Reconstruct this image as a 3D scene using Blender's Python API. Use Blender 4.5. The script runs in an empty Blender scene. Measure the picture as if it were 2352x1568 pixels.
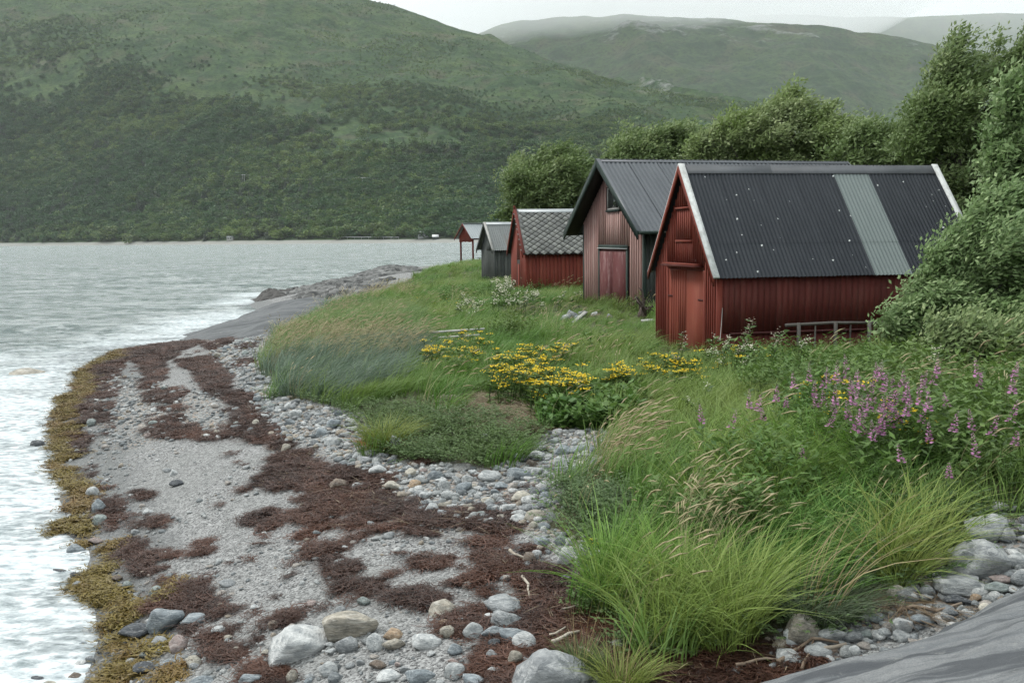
import bpy, math, random
import numpy as np
from mathutils import Matrix, Vector
random.seed(7); rng = np.random.default_rng(11)
scn = bpy.context.scene
COL = scn.collection
# ------------------------------------------------------------------ camera
ZC = 4.4; FPX = 2352*35/36
PITCH = math.atan((784-543.5)/FPX); ROLL = 0.012
_c, _s = math.cos(PITCH), math.sin(PITCH)
FW = np.array([0, _c, -_s]); _up = np.array([0, _s, _c]); _rt = np.array([1., 0, 0])
RT = _rt*math.cos(ROLL)-_up*math.sin(ROLL); UP = _rt*math.sin(ROLL)+_up*math.cos(ROLL)
CAM = np.array([0, 0, ZC])
cd = bpy.data.cameras.new('camera'); cam = bpy.data.objects.new('camera', cd); COL.objects.link(cam)
cd.lens = 35; cd.sensor_width = 36; cd.sensor_fit = 'HORIZONTAL'; cd.clip_start = .05; cd.clip_end = 60000
m = Matrix.Identity(4)
for i in range(3):
    m[i][0] = RT[i]; m[i][1] = UP[i]; m[i][2] = -FW[i]; m[i][3] = CAM[i]
cam.matrix_world = m
scn.camera = cam
# ------------------------------------------------------------------ world, sun, exposure
SUN_EL, SUN_AZ = math.radians(52), math.radians(-60)     # high, behind cloud, over the fjord on the left
w = bpy.data.worlds.new('World'); scn.world = w; w.use_nodes = True
nt = w.node_tree; nt.nodes.clear(); L = nt.links.new
out = nt.nodes.new('ShaderNodeOutputWorld'); bg = nt.nodes.new('ShaderNodeBackground')
sky = nt.nodes.new('ShaderNodeTexSky'); sky.sky_type = 'NISHITA'; sky.sun_disc = False
sky.sun_elevation = SUN_EL; sky.sun_rotation = SUN_AZ; sky.dust_density = 4; sky.air_density = 1.0
tc = nt.nodes.new('ShaderNodeTexCoord'); sep = nt.nodes.new('ShaderNodeSeparateXYZ')
L(tc.outputs['Generated'], sep.inputs[0])
mr = nt.nodes.new('ShaderNodeMapRange'); mr.inputs[1].default_value = -.05; mr.inputs[2].default_value = 1.0
mr.inputs[3].default_value = 4.4; mr.inputs[4].default_value = 12.8
L(sep.outputs[2], mr.inputs[0])
nz = nt.nodes.new('ShaderNodeTexNoise'); nz.inputs['Scale'].default_value = 2.2; nz.inputs['Detail'].default_value = 5
L(tc.outputs['Generated'], nz.inputs['Vector'])
mr2 = nt.nodes.new('ShaderNodeMapRange'); mr2.inputs[1].default_value = .3; mr2.inputs[2].default_value = .7
mr2.inputs[3].default_value = .88; mr2.inputs[4].default_value = 1.1
L(nz.outputs[0], mr2.inputs[0])
mul = nt.nodes.new('ShaderNodeMath'); mul.operation = 'MULTIPLY'; L(mr.outputs[0], mul.inputs[0]); L(mr2.outputs[0], mul.inputs[1])
cl = nt.nodes.new('ShaderNodeVectorMath'); cl.operation = 'SCALE'; cl.inputs[0].default_value = (.935, 1.0, 1.01)
L(mul.outputs[0], cl.inputs['Scale'])
mx = nt.nodes.new('ShaderNodeMix'); mx.data_type = 'RGBA'; mx.inputs[0].default_value = .88     # overcast veil over the clear sky
L(sky.outputs[0], mx.inputs[6]); L(cl.outputs[0], mx.inputs[7])
L(mx.outputs[2], bg.inputs[0]); bg.inputs[1].default_value = .1; L(bg.outputs[0], out.inputs[0])
sd = bpy.data.lights.new('sun', 'SUN'); sd.energy = 1.5; sd.angle = math.radians(14); sd.color = (1, .97, .93)
sun = bpy.data.objects.new('sun', sd); COL.objects.link(sun)
sdir = Vector((math.sin(SUN_AZ)*math.cos(SUN_EL), math.cos(SUN_AZ)*math.cos(SUN_EL), math.sin(SUN_EL)))
sun.rotation_euler = sdir.to_track_quat('Z', 'Y').to_euler()
scn.view_settings.view_transform = 'Standard'; scn.view_settings.look = 'None'
scn.view_settings.exposure = 0.78; scn.view_settings.gamma = 1.0; scn.view_settings.use_curve_mapping = False
scn.render.engine = 'CYCLES'
cy = scn.cycles
cy.use_denoising = True; cy.denoiser = 'OPENIMAGEDENOISE'; cy.denoising_prefilter = 'NONE'; cy.denoising_input_passes = 'RGB_ALBEDO_NORMAL'
cy.max_bounces = 8; cy.diffuse_bounces = 3; cy.glossy_bounces = 2; cy.transmission_bounces = 4; cy.volume_bounces = 4; cy.adaptive_threshold = .02
cy.transparent_max_bounces = 6; cy.caustics_reflective = False; cy.caustics_refractive = False

# ------------------------------------------------------------------ helpers
def proj(P):
    d = np.atleast_2d(P)-CAM; z = d@FW; z = np.where(z < .05, .05, z)
    return np.stack([1176+FPX*(d@RT)/z, 784-FPX*(d@UP)/z], -1)
def ray(px, py): return FW+RT*(px-1176)/FPX+UP*(784-py)/FPX
def unproj(px, py, z):
    d = ray(px, py); return CAM+d*(z-ZC)/d[2]
def vnoise(x, y, seed=0):
    xi = np.floor(x).astype(np.int64); yi = np.floor(y).astype(np.int64); fx = x-xi; fy = y-yi
    fx = fx*fx*(3-2*fx); fy = fy*fy*(3-2*fy)
    def h(a, b):
        n = (a*374761393+b*668265263+seed*974634777) & 0xffffffff
        n = ((n ^ (n >> 13))*1274126177) & 0xffffffff
        n = ((n ^ (n >> 16))*2246822519) & 0xffffffff
        return ((n ^ (n >> 15)) & 0xffff)/65535.
    return (h(xi, yi)*(1-fx)+h(xi+1, yi)*fx)*(1-fy)+(h(xi, yi+1)*(1-fx)+h(xi+1, yi+1)*fx)*fy
def fbm(x, y, o=4, seed=0):
    a = .5; s = 0; t = 0
    for i in range(o):
        s = s+a*vnoise(x*2**i, y*2**i, seed+i*17); t += a; a *= .5
    return s/t*2-1
def sstep(a, b, x):
    t = np.clip((x-a)/(b-a), 0, 1); return t*t*(3-2*t)
def inpoly(poly, x, y):
    p = np.asarray(poly, float); r = np.zeros(np.shape(x), bool); j = len(p)-1
    for i in range(len(p)):
        c = ((p[i, 1] > y) != (p[j, 1] > y)) & (x < (p[j, 0]-p[i, 0])*(y-p[i, 1])/(p[j, 1]-p[i, 1]+1e-12)+p[i, 0])
        r ^= c; j = i
    return r
def polydist(poly, x, y):
    p = np.asarray(poly, float); d = np.full(np.shape(x), 1e9)
    for i in range(len(p)):
        a = p[i-1]; b = p[i]; ab = b-a
        t = np.clip(((x-a[0])*ab[0]+(y-a[1])*ab[1])/(ab@ab+1e-12), 0, 1)
        d = np.minimum(d, np.hypot(x-a[0]-t*ab[0], y-a[1]-t*ab[1]))
    return d
def np_mesh(name, V, F, smooth=False):
    V = np.asarray(V, np.float32); F = np.asarray(F, np.int32)
    me = bpy.data.meshes.new(name); k = F.shape[1]
    me.vertices.add(len(V)); me.vertices.foreach_set('co', V.ravel())
    me.loops.add(F.size); me.loops.foreach_set('vertex_index', F.ravel())
    me.polygons.add(len(F)); me.polygons.foreach_set('loop_start', np.arange(0, F.size, k, dtype=np.int32))
    if smooth: me.polygons.foreach_set('use_smooth', np.ones(len(F), bool))
    me.update(calc_edges=True); me.validate()
    return me
def attr(me, name, vals, dom='POINT'):
    vals = np.asarray(vals, np.float32)
    if vals.ndim == 2:
        a = me.attributes.new(name, 'FLOAT_VECTOR', dom); a.data.foreach_set('vector', vals.ravel())
    else:
        a = me.attributes.new(name, 'FLOAT', dom); a.data.foreach_set('value', vals)
def add(name, me, mat=None, parent=None, loc=None, rotz=None):
    o = bpy.data.objects.new(name, me); COL.objects.link(o)
    if mat is not None and me is not None and len(me.materials) == 0: me.materials.append(mat)
    if parent is not None: o.parent = parent
    if loc is not None: o.location = loc
    if rotz is not None: o.rotation_euler = (0, 0, rotz)
    return o
def tag(o, label=None, cat=None, group=None, kind=None):
    if label: o['label'] = label
    if cat: o['category'] = cat
    if group: o['group'] = group
    if kind: o['kind'] = kind
    return o
def thing(name, label, cat, loc, rotz=0, group=None):
    o = bpy.data.objects.new(name, None); COL.objects.link(o); o.location = loc; o.rotation_euler = (0, 0, rotz)
    o.empty_display_size = .2
    return tag(o, label, cat, group)
def grid_faces(nr, nc):
    i = np.arange(nr*nc).reshape(nr, nc)
    return np.stack([i[:-1, :-1], i[:-1, 1:], i[1:, 1:], i[1:, :-1]], -1).reshape(-1, 4)
HEX = [[0, 3, 2, 1], [4, 5, 6, 7], [0, 1, 5, 4], [1, 2, 6, 5], [2, 3, 7, 6], [3, 0, 4, 7]]
def hexa(name, c8, mat, parent, **k): return add(name, np_mesh(name, c8, HEX), mat, parent, **k)
def box(name, x0, x1, y0, y1, z0, z1, mat, parent):
    return hexa(name, [(x0, y0, z0), (x1, y0, z0), (x1, y1, z0), (x0, y1, z0), (x0, y0, z1), (x1, y0, z1), (x1, y1, z1), (x0, y1, z1)], mat, parent)
def tube_vf(path, rad, n=6):
    path = np.asarray(path, float); m_ = len(path); V = []
    for i in range(m_):
        t = path[min(i+1, m_-1)]-path[max(i-1, 0)]; t = t/(np.linalg.norm(t)+1e-9)
        a = np.cross(t, [0, 0, 1.] if abs(t[2]) < .9 else [1., 0, 0]); a /= np.linalg.norm(a); b = np.cross(t, a)
        for k in range(n):
            an = 2*math.pi*k/n; V.append(path[i]+(a*math.cos(an)+b*math.sin(an))*rad[i])
    F = [[i*n+k, i*n+(k+1) % n, (i+1)*n+(k+1) % n, (i+1)*n+k] for i in range(m_-1) for k in range(n)]
    V.append(path[0]); V.append(path[-1]); c0 = len(V)-2
    for k in range(0, n):
        F.append([c0, (k+1) % n, k, k]); F.append([c0+1, (m_-1)*n+k, (m_-1)*n+(k+1) % n, (m_-1)*n+(k+1) % n])
    return np.array(V), np.array([f for f in F])
class MB:
    def __init__(s): s.V = []; s.F = []; s.n = 0
    def put(s, V, F):
        s.V.append(np.asarray(V, float)); s.F.append(np.asarray(F, np.int64)+s.n); s.n += len(V)
    def tube(s, path, rad, n=6): 
        V, F = tube_vf(path, rad, n); s.put(V, F)
    def box(s, x0, x1, y0, y1, z0, z1):
        s.put([(x0, y0, z0), (x1, y0, z0), (x1, y1, z0), (x0, y1, z0), (x0, y0, z1), (x1, y0, z1), (x1, y1, z1), (x0, y1, z1)], HEX)
    def build(s, name, mat, parent=None, smooth=False, **k):
        F = np.concatenate(s.F); V = np.concatenate(s.V)
        tri = F[:, 2] == F[:, 3]
        me = bpy.data.meshes.new(name)
        if tri.any():
            me.from_pydata(V.tolist(), [], [f[:3] if t else f for f, t in zip(F.tolist(), tri)]); me.update()
            if smooth: me.polygons.foreach_set('use_smooth', np.ones(len(me.polygons), bool))
        else: me = np_mesh(name, V, F, smooth)
        return add(name, me, mat, parent, **k)
# ------------------------------------------------------------------ materials
class N:
    """small node-graph helper"""
    def __init__(s, name):
        s.m = bpy.data.materials.new(name); s.m.use_nodes = True; s.t = s.m.node_tree; s.t.nodes.clear()
        s.out = s.t.nodes.new('ShaderNodeOutputMaterial'); s._tc = None
    def nd(s, typ, **k):
        n = s.t.nodes.new('ShaderNode'+typ)
        for a, b in k.items(): setattr(n, a, b)
        return n
    def ln(s, a, b):
        if isinstance(a, (int, float)): b.default_value = a
        elif isinstance(a, (tuple, list)):
            b.default_value = tuple(a)+((1,) if len(a) == 3 and b.type == 'RGBA' else ())
        else: s.t.links.new(a, b)
    def co(s, kind='Object'):
        if s._tc is None: s._tc = s.nd('TexCoord')
        return s._tc.outputs[kind]
    def mapv(s, v, scale=(1, 1, 1), rot=(0, 0, 0), loc=(0, 0, 0)):
        n = s.nd('Mapping'); s.ln(v, n.inputs[0]); n.inputs['Scale'].default_value = scale; n.inputs['Rotation'].default_value = rot; n.inputs['Location'].default_value = loc
        return n.outputs[0]
    def noise(s, scale, detail=4, vec=None, rough=.55, dist=0, col=False):
        n = s.nd('TexNoise'); s.ln(vec if vec is not None else s.co(), n.inputs['Vector'])
        n.inputs['Scale'].default_value = scale; n.inputs['Detail'].default_value = detail; n.inputs['Roughness'].default_value = rough; n.inputs['Distortion'].default_value = dist
        return n.outputs['Color' if col else 0]
    def vor(s, scale, vec=None, out='Distance', feature='F1'):
        n = s.nd('TexVoronoi', feature=feature); s.ln(vec if vec is not None else s.co(), n.inputs['Vector']); n.inputs['Scale'].default_value = scale
        return n.outputs[out]
    def mapr(s, v, a, b, c=0., d=1., clamp=True):
        n = s.nd('MapRange', clamp=clamp); s.ln(v, n.inputs[0])
        for i, q in enumerate((a, b, c, d)): n.inputs[i+1].default_value = q
        return n.outputs[0]
    def math(s, op, a, b=0.):
        n = s.nd('Math', operation=op); s.ln(a, n.inputs[0]); s.ln(b, n.inputs[1]); return n.outputs[0]
    def mix(s, f, a, b, mode='MIX'):
        n = s.nd('Mix', data_type='RGBA', blend_type=mode); s.ln(f, n.inputs[0]); s.ln(a, n.inputs[6]); s.ln(b, n.inputs[7]); return n.outputs[2]
    def attr(s, name, typ='GEOMETRY', out='Fac'):
        n = s.nd('Attribute', attribute_name=name, attribute_type=typ); return n.outputs[out]
    def oinfo(s, out='Random'): return s.nd('ObjectInfo').outputs[out]
    def bump(s, h, strength=.5, dist=.02, normal=None):
        n = s.nd('Bump'); s.ln(h, n.inputs['Height']); n.inputs['Strength'].default_value = strength; n.inputs['Distance'].default_value = dist
        if normal is not None: s.ln(normal, n.inputs['Normal'])
        return n.outputs[0]
    def pbr(s, col, rough=.8, spec=.3, normal=None, metal=0., final=True):
        n = s.nd('BsdfPrincipled'); s.ln(col, n.inputs['Base Color']); s.ln(rough, n.inputs['Roughness']); s.ln(spec, n.inputs['Specular IOR Level']); s.ln(metal, n.inputs['Metallic'])
        if normal is not None: s.ln(normal, n.inputs['Normal'])
        if final: s.ln(n.outputs[0], s.out.inputs[0])
        return n.outputs[0]
    def leafy(s, col, trans=.3, rough=.55, spec=.25):
        p = s.pbr(col, rough, spec, final=False); t = s.nd('BsdfTranslucent'); s.ln(col, t.inputs[0])
        mxs = s.nd('MixShader'); mxs.inputs[0].default_value = trans; s.ln(p, mxs.inputs[1]); s.ln(t.outputs[0], mxs.inputs[2]); s.ln(mxs.outputs[0], s.out.inputs[0])
        return s.m
def leaf_mat(name, c0, c1, c2=None, trans=.3, inst=True):
    n = N(name); a = n.attr('shade'); col = n.mix(a, c0, c1)
    if inst:
        t = n.attr('tint', 'INSTANCER')
        if c2: col = n.mix(t, col, c2)
    elif c2:
        col = n.mix(n.mapr(n.noise(.35, 3), .42, .62), col, c2)
    return n.leafy(col, trans)
# ------------------------------------------------------------------ land height (metres above the sea) from surveyed spots
CTRL = [(270, 1568, 0), (245, 1450, 0), (205, 1300, 0), (150, 1210, 0), (160, 1100, 0), (125, 1010, 0), (135, 920, 0), (180, 850, 0), (280, 800, 0), (420, 778, 0), (395, 782, 0),
 (450, 1300, .4), (400, 1100, .42), (330, 900, .38), (450, 830, .45), (420, 1480, .4), (640, 1568, .6), (800, 1400, .75), (800, 1250, .78), (700, 1050, .8), (560, 850, .85), (500, 950, .65),
 (900, 1568, .85), (1200, 1568, 1.0), (1100, 1400, .95), (1250, 1100, 1.15), (950, 1010, 1.1), (600, 870, 1.0), (800, 930, 1.15), (1150, 960, 1.3),
 (1000, 900, 1.3), (1350, 980, 1.4), (1560, 806, 1.78), (1640, 810, 1.8), (1400, 722, 1.78), (1300, 800, 1.6), (1200, 690, 1.65), (1110, 656, 1.6), (1060, 610, 1.5), (1000, 620, 1.45),
 (750, 760, 1.25), (860, 800, 1.3), (640, 770, .95), (740, 708, 1.05), (820, 692, 1.15), (900, 667, 1.25), (980, 680, 1.45), (700, 830, 1.15),
 (2000, 790, 1.95), (1800, 900, 1.9), (2300, 900, 2.1), (2300, 1050, 2.05), (2300, 1200, 1.85), (1900, 1100, 1.75), (1600, 1000, 1.6), (1500, 1200, 1.35), (1450, 1320, 1.15), (1550, 1500, 1.05), (1800, 1400, 1.3), (2000, 1400, 1.35), (1850, 1520, 1.15), (2150, 1400, 1.4), (2300, 1330, 1.5),
 (580, 696, -.1), (700, 696, .55), (660, 735, .6), (540, 745, .25), (520, 775, .2), (440, 772, -.05), (760, 662, .3), (800, 645, .2), (860, 632, .6), (950, 618, .7)]
_pts = [unproj(a, b, z) for a, b, z in CTRL]
_pts += [np.array(p, float) for p in [(-40, 20, -2.4), (-45, 60, -3), (-30, 100, -3), (-25, 10, -1.4), (-14, 4, -.9), (-10, -6, -.9), (-26, 45, -1.6), (-22, 60, -1.5), (-20, 80, -2), (-16, 110, -2),
 (15, 10, 2.3), (25, 25, 2.6), (40, 50, 3.2), (20, 60, 2.3), (10, 95, 2.), (40, 120, 3), (75, 150, 4), (70, 70, 4), (60, 20, 4), (8, 150, 1.), (-8, 150, -2), (-40, 150, -4), (2, -2, 1.6), (6, 0, 2.1), (-3.5, 2, .5), (0, -12, 1.8), (14, -12, 2.6),
 (2, 4.5, 1.1), (3.6, 5.4, 1.4), (1.0, 4.6, .95), (-1, 5.0, .75), (-3.5, 6, .35), (0, 120, -.4), (-8, 118, -1)]]
_P = np.array(_pts)
def _k(r2): return np.where(r2 > 0, r2*np.log(r2+1e-12)*.5, 0)
_n = len(_P); _xy = _P[:, :2]/30.
_A = np.zeros((_n+3, _n+3)); _A[:_n, :_n] = _k(((_xy[:, None]-_xy[None])**2).sum(-1))+np.eye(_n)*2e-3
_A[:_n, _n] = 1; _A[:_n, _n+1:] = _xy; _A[_n:, :_n] = _A[:_n, _n:].T
_wt = np.linalg.solve(_A, np.concatenate([_P[:, 2], np.zeros(3)]))
def _H0(X, Y):
    x = np.ravel(X)/30.; y = np.ravel(Y)/30.; o = np.empty(len(x))
    for i in range(0, len(x), 40000):
        xs = x[i:i+40000]; ys = y[i:i+40000]
        o[i:i+40000] = _k((xs[:, None]-_xy[None, :, 0])**2+(ys[:, None]-_xy[None, :, 1])**2)@_wt[:_n]+_wt[_n]+_wt[_n+1]*xs+_wt[_n+2]*ys
    return o.reshape(np.shape(X))
GX0, GX1, GY0, GY1, GS = -60., 80., -14., 160., .3
_gx = np.arange(GX0, GX1+.01, GS); _gy = np.arange(GY0, GY1+.01, GS)
_GX, _GY = np.meshgrid(_gx, _gy)
_HG = np.clip(_H0(_GX, _GY), -4, 5)
_HG += .05*fbm(_GX*.9, _GY*.9, 4, 3)*sstep(-.3, .3, _HG)+.04*fbm(_GX*.25, _GY*.25, 3, 5)*sstep(.2, 1., _HG)
def H(X, Y):
    X = np.asarray(X, float); Y = np.asarray(Y, float)
    fx = np.clip((X-GX0)/GS, 0, len(_gx)-1.001); fy = np.clip((Y-GY0)/GS, 0, len(_gy)-1.001)
    i = fx.astype(int); j = fy.astype(int); fx = fx-i; fy = fy-j
    return (_HG[j, i]*(1-fx)+_HG[j, i+1]*fx)*(1-fy)+(_HG[j+1, i]*(1-fx)+_HG[j+1, i+1]*fx)*fy
_T = 2.5*(1.008**np.arange(560))
def ground_at(px, py, h=0.):
    """the spot on the land (plus h metres) that lies on this line of sight"""
    d = ray(px, py); P = CAM+d*_T[:, None]; g = P[:, 2]-np.maximum(H(P[:, 0], P[:, 1]), 0)-h
    k = np.argmax(g < 0)
    if k == 0: k = len(_T)-1
    a = g[k-1]/(g[k-1]-g[k]+1e-9); t = _T[k-1]+(_T[k]-_T[k-1])*a
    p = CAM+d*t; return np.array([p[0], p[1], float(H(p[0], p[1]))])
# regions are traced as outlines and laid down on the land
LAND = [(1140, 596), (1040, 607), (990, 622), (940, 640), (900, 665), (820, 690), (745, 708), (690, 738), (650, 765), (612, 800), (592, 850), (610, 900), (640, 918), (760, 928), (810, 952), (850, 985), (845, 1025), (880, 1052), (960, 1058), (1060, 1062), (1130, 1078),
        (1225, 1040), (1245, 990), (1330, 985), (1395, 985), (1385, 1060), (1310, 1095), (1275, 1160), (1258, 1210), (1330, 1252), (1392, 1262), (1395, 1310), (1352, 1370), (1395, 1425), (1470, 1470), (1520, 1530), (1600, 1540), (1760, 1475), (1850, 1450), (1940, 1420), (2030, 1378), (2165, 1305), (2212, 1250), (2205, 1205), (2360, 1190), (2900, 1250), (3200, 560), (1180, 560)]
def z1(pts): return [(56.4+.282*a, 733.8+.282*b) for a, b in pts]
def z2(pts): return [(56.4+.28025*a, 1129+.28025*b) for a, b in pts]
def z3(pts): return [(658.6+.32*a, 1129+.32*b) for a, b in pts]
def z6(pts): return [(658.6+.32*a, 903.2+.32*b) for a, b in pts]
WEED = [z1(p) for p in [
 [(1250, 330), (1550, 290), (1570, 400), (1680, 470), (1650, 560), (1880, 620), (1880, 740), (2000, 800), (2110, 950), (2000, 1000), (1500, 990), (1400, 940), (1340, 890), (1700, 900), (1740, 830), (1700, 720), (1620, 640), (1520, 600), (1450, 500), (1400, 420), (1300, 380)],
 [(1090, 810), (1250, 770), (1300, 840), (1420, 870), (1500, 950), (1200, 975), (1010, 950)], [(830, 240), (1100, 200), (1430, 170), (1440, 190), (1280, 260), (1160, 340), (1140, 400), (1130, 480), (1050, 560), (960, 560), (1000, 470), (960, 360), (900, 320), (760, 330)],
 [(1470, 210), (1680, 150), (1700, 190), (1560, 250)], [(580, 350), (800, 330), (790, 400), (720, 480), (560, 520)], [(470, 690), (690, 720), (720, 820), (480, 850)], [(1000, 600), (1170, 560), (1320, 580), (1260, 680), (1000, 670)], [(1110, 720), (1260, 700), (1370, 730), (1200, 760)],
 [(400, 900), (520, 950), (480, 1100), (400, 1120)], [(1780, 200), (1900, 190), (1880, 230), (1780, 230)], [(1700, 340), (1890, 310), (1850, 380), (1720, 380)], [(640, 540), (760, 520), (740, 640), (560, 640)]]] + [z6(p) for p in [
 [(-60, 330), (0, 400), (140, 420), (350, 520), (620, 560), (780, 590), (700, 680), (860, 770), (1000, 830), (1280, 830), (1480, 830), (1620, 920), (1660, 1000), (1560, 1010), (1400, 960), (1050, 960), (1080, 1010), (1230, 1060), (1400, 1060), (1480, 1000), (1600, 1080), (1780, 1100), (1760, 1150), (1640, 1120), (1450, 1080), (1300, 1090), (1050, 1040), (900, 1010), (620, 970), (430, 970), (480, 890), (560, 840), (340, 890), (220, 820), (110, 760), (200, 700), (60, 690), (-160, 680), (-300, 700), (-240, 620), (-120, 560)],
 [(0, 850), (130, 880), (190, 930), (120, 945), (40, 910), (-60, 860)], [(-280, 920), (-200, 830), (-60, 830), (-20, 870), (-120, 880), (-190, 930)], [(200, 920), (300, 920), (380, 960), (250, 1000), (190, 1060), (90, 1040)], [(450, 1030), (520, 1020), (580, 1060), (500, 1085)],
 [(190, 1110), (440, 1100), (430, 1140), (380, 1180), (460, 1230), (470, 1294), (300, 1290), (270, 1230), (150, 1220), (200, 1170)], [(960, 440), (1040, 440), (1050, 500), (950, 540)], [(1200, 600), (1280, 570), (1560, 560), (1500, 590), (1300, 600), (1240, 660)], [(1100, 1080), (1160, 1070), (1190, 1100), (1110, 1105)]]] + [z3(p) for p in [
 [(420, 650), (540, 620), (700, 600), (780, 580), (740, 640), (830, 710), (1100, 740), (1220, 770), (1180, 800), (950, 770), (550, 760), (480, 700)], [(940, 800), (1020, 790), (1070, 870), (980, 860)], [(1220, 840), (1400, 850), (1450, 930), (1380, 990), (1250, 1040), (1200, 960)],
 [(1260, 1180), (1400, 1200), (1590, 1200), (1660, 1480), (1530, 1480), (1450, 1330), (1330, 1330), (1260, 1220)],
 [(1390, 430), (1560, 430), (1700, 500), (1900, 520), (2210, 550), (2330, 600), (2250, 760), (2300, 880), (2500, 950), (2700, 1150), (2900, 1200), (3400, 1080), (3800, 1130), (3500, 1373), (2500, 1400), (2270, 1290), (2100, 1200), (2050, 1120), (1900, 1120), (1780, 1000), (1700, 900), (1690, 700), (1640, 640), (1480, 590), (1400, 540)],
 [(930, 480), (1080, 430), (1130, 550), (950, 560)], [(1230, 655), (1370, 650), (1370, 690), (1290, 690)], [(1330, 570), (1400, 570), (1420, 610), (1350, 610)], [(1450, 720), (1580, 730), (1560, 750), (1450, 750)], [(1440, 1040), (1800, 1020), (1800, 1160), (1560, 1180), (1450, 1120)]]] + [z2(p) for p in [
 [(660, 80), (720, 60), (800, 170), (870, 210), (760, 240), (660, 230)], [(810, 500), (950, 480), (1080, 500), (1080, 640), (900, 700), (820, 660)], [(1100, 730), (1230, 710), (1280, 790), (1450, 730), (1530, 800), (1640, 900), (1500, 950), (1450, 990), (1280, 990), (1100, 940), (1130, 880), (1300, 870), (1200, 830)],
 [(1330, 1080), (1500, 1060), (1600, 1100), (1630, 1180), (1500, 1200), (1320, 1150)], [(1560, 1260), (1680, 1210), (1760, 1260), (1900, 1360), (1700, 1380), (1570, 1320)], [(1500, 980), (1800, 950), (1810, 975), (1550, 1030)], [(1010, 230), (1080, 215), (1160, 255), (1020, 265)], [(880, 380), (1000, 400), (980, 450), (890, 450)],
 [(1890, 1440), (2110, 1470), (2130, 1560), (1950, 1570)], [(1190, 510), (1340, 515), (1210, 540)], [(1390, 450), (1480, 430), (1500, 490), (1400, 490)], [(2080, 1030), (2170, 1030), (2160, 1070), (2090, 1075)], [(870, 0), (1050, 0), (1030, 45), (900, 30)], [(2000, 280), (2080, 262), (2140, 275), (2030, 300)], [(1410, 640), (1500, 640), (1520, 690), (1470, 700)]]]
OLIVE = [z1(p) for p in [[(770, 250), (830, 240), (800, 330), (650, 350), (570, 420), (550, 560), (540, 620), (440, 640), (420, 760), (460, 880), (400, 1000), (410, 1130), (290, 1170), (250, 1080), (200, 1010), (240, 900), (270, 750), (310, 640), (420, 590), (440, 420), (560, 370), (680, 310)],
 [(220, 1180), (400, 1200), (450, 1300), (560, 1390), (580, 1500), (520, 1568), (430, 1540), (350, 1450), (390, 1370), (220, 1260)]]] + [z2(p) for p in [
 [(340, 0), (580, 20), (580, 130), (430, 150), (400, 80)], [(180, 290), (320, 220), (480, 200), (490, 300), (280, 330)], [(410, 400), (500, 320), (600, 320), (520, 430)], [(540, 480), (760, 450), (830, 480), (740, 540), (830, 660), (700, 660), (500, 690), (600, 620), (740, 590), (620, 500)],
 [(340, 850), (380, 770), (470, 720), (720, 710), (830, 800), (980, 930), (960, 1010), (900, 950), (630, 900), (520, 830)], [(650, 1110), (690, 1010), (800, 980), (960, 1000), (930, 1080), (750, 1140)], [(770, 1210), (830, 1160), (950, 1180), (980, 1240), (860, 1290), (770, 1260)],
 [(740, 1400), (850, 1330), (1150, 1260), (1150, 1300), (950, 1370), (920, 1480), (900, 1650), (700, 1650)], [(1060, 1540), (1230, 1470), (1260, 1560)], [(1195, 780), (1290, 780), (1290, 840), (1210, 850)]]]
BED = [[(595, 870), (620, 930), (640, 1000), (700, 1010), (780, 1060), (870, 1090), (1000, 1180), (1160, 1200), (1270, 1240), (1400, 1300), (1400, 1260), (1258, 1210), (1280, 1110), (1385, 1060), (1385, 985), (1245, 990), (1230, 1050), (1100, 1085), (950, 1072), (845, 1035), (855, 985), (800, 950), (700, 925)],
       [(500, 790), (600, 772), (592, 850), (610, 900), (650, 960), (610, 960), (560, 890), (530, 840), (490, 830)],
       [(240, 860), (330, 870), (520, 930), (560, 1000), (360, 1010), (250, 1050), (210, 1000)],
       [(2030, 1390), (2170, 1310), (2215, 1200), (2500, 1180), (2500, 1350), (2200, 1420), (1900, 1500), (1780, 1520), (1800, 1450), (1950, 1430)]]
def world_poly(px): return np.array([ground_at(a, b)[:2] for a, b in px])
LANDW = np.array([ground_at(min(max(a, -400), 2800), max(b, 590))[:2] if b > 600 else None for a, b in LAND[1:-2]])
LANDW = np.vstack([[(2, 130)], LANDW, [(9, 2), (9, -14), (80, -14), (80, 160), (6, 160)]])
WEEDW = [world_poly(p) for p in WEED]; OLIVEW = [world_poly(p) for p in OLIVE]; BEDW = [world_poly(p) for p in BED]
def inany(polys, x, y):
    r = np.zeros(np.shape(x), bool)
    for p in polys: r |= inpoly(p, x, y)
    return r
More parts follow.
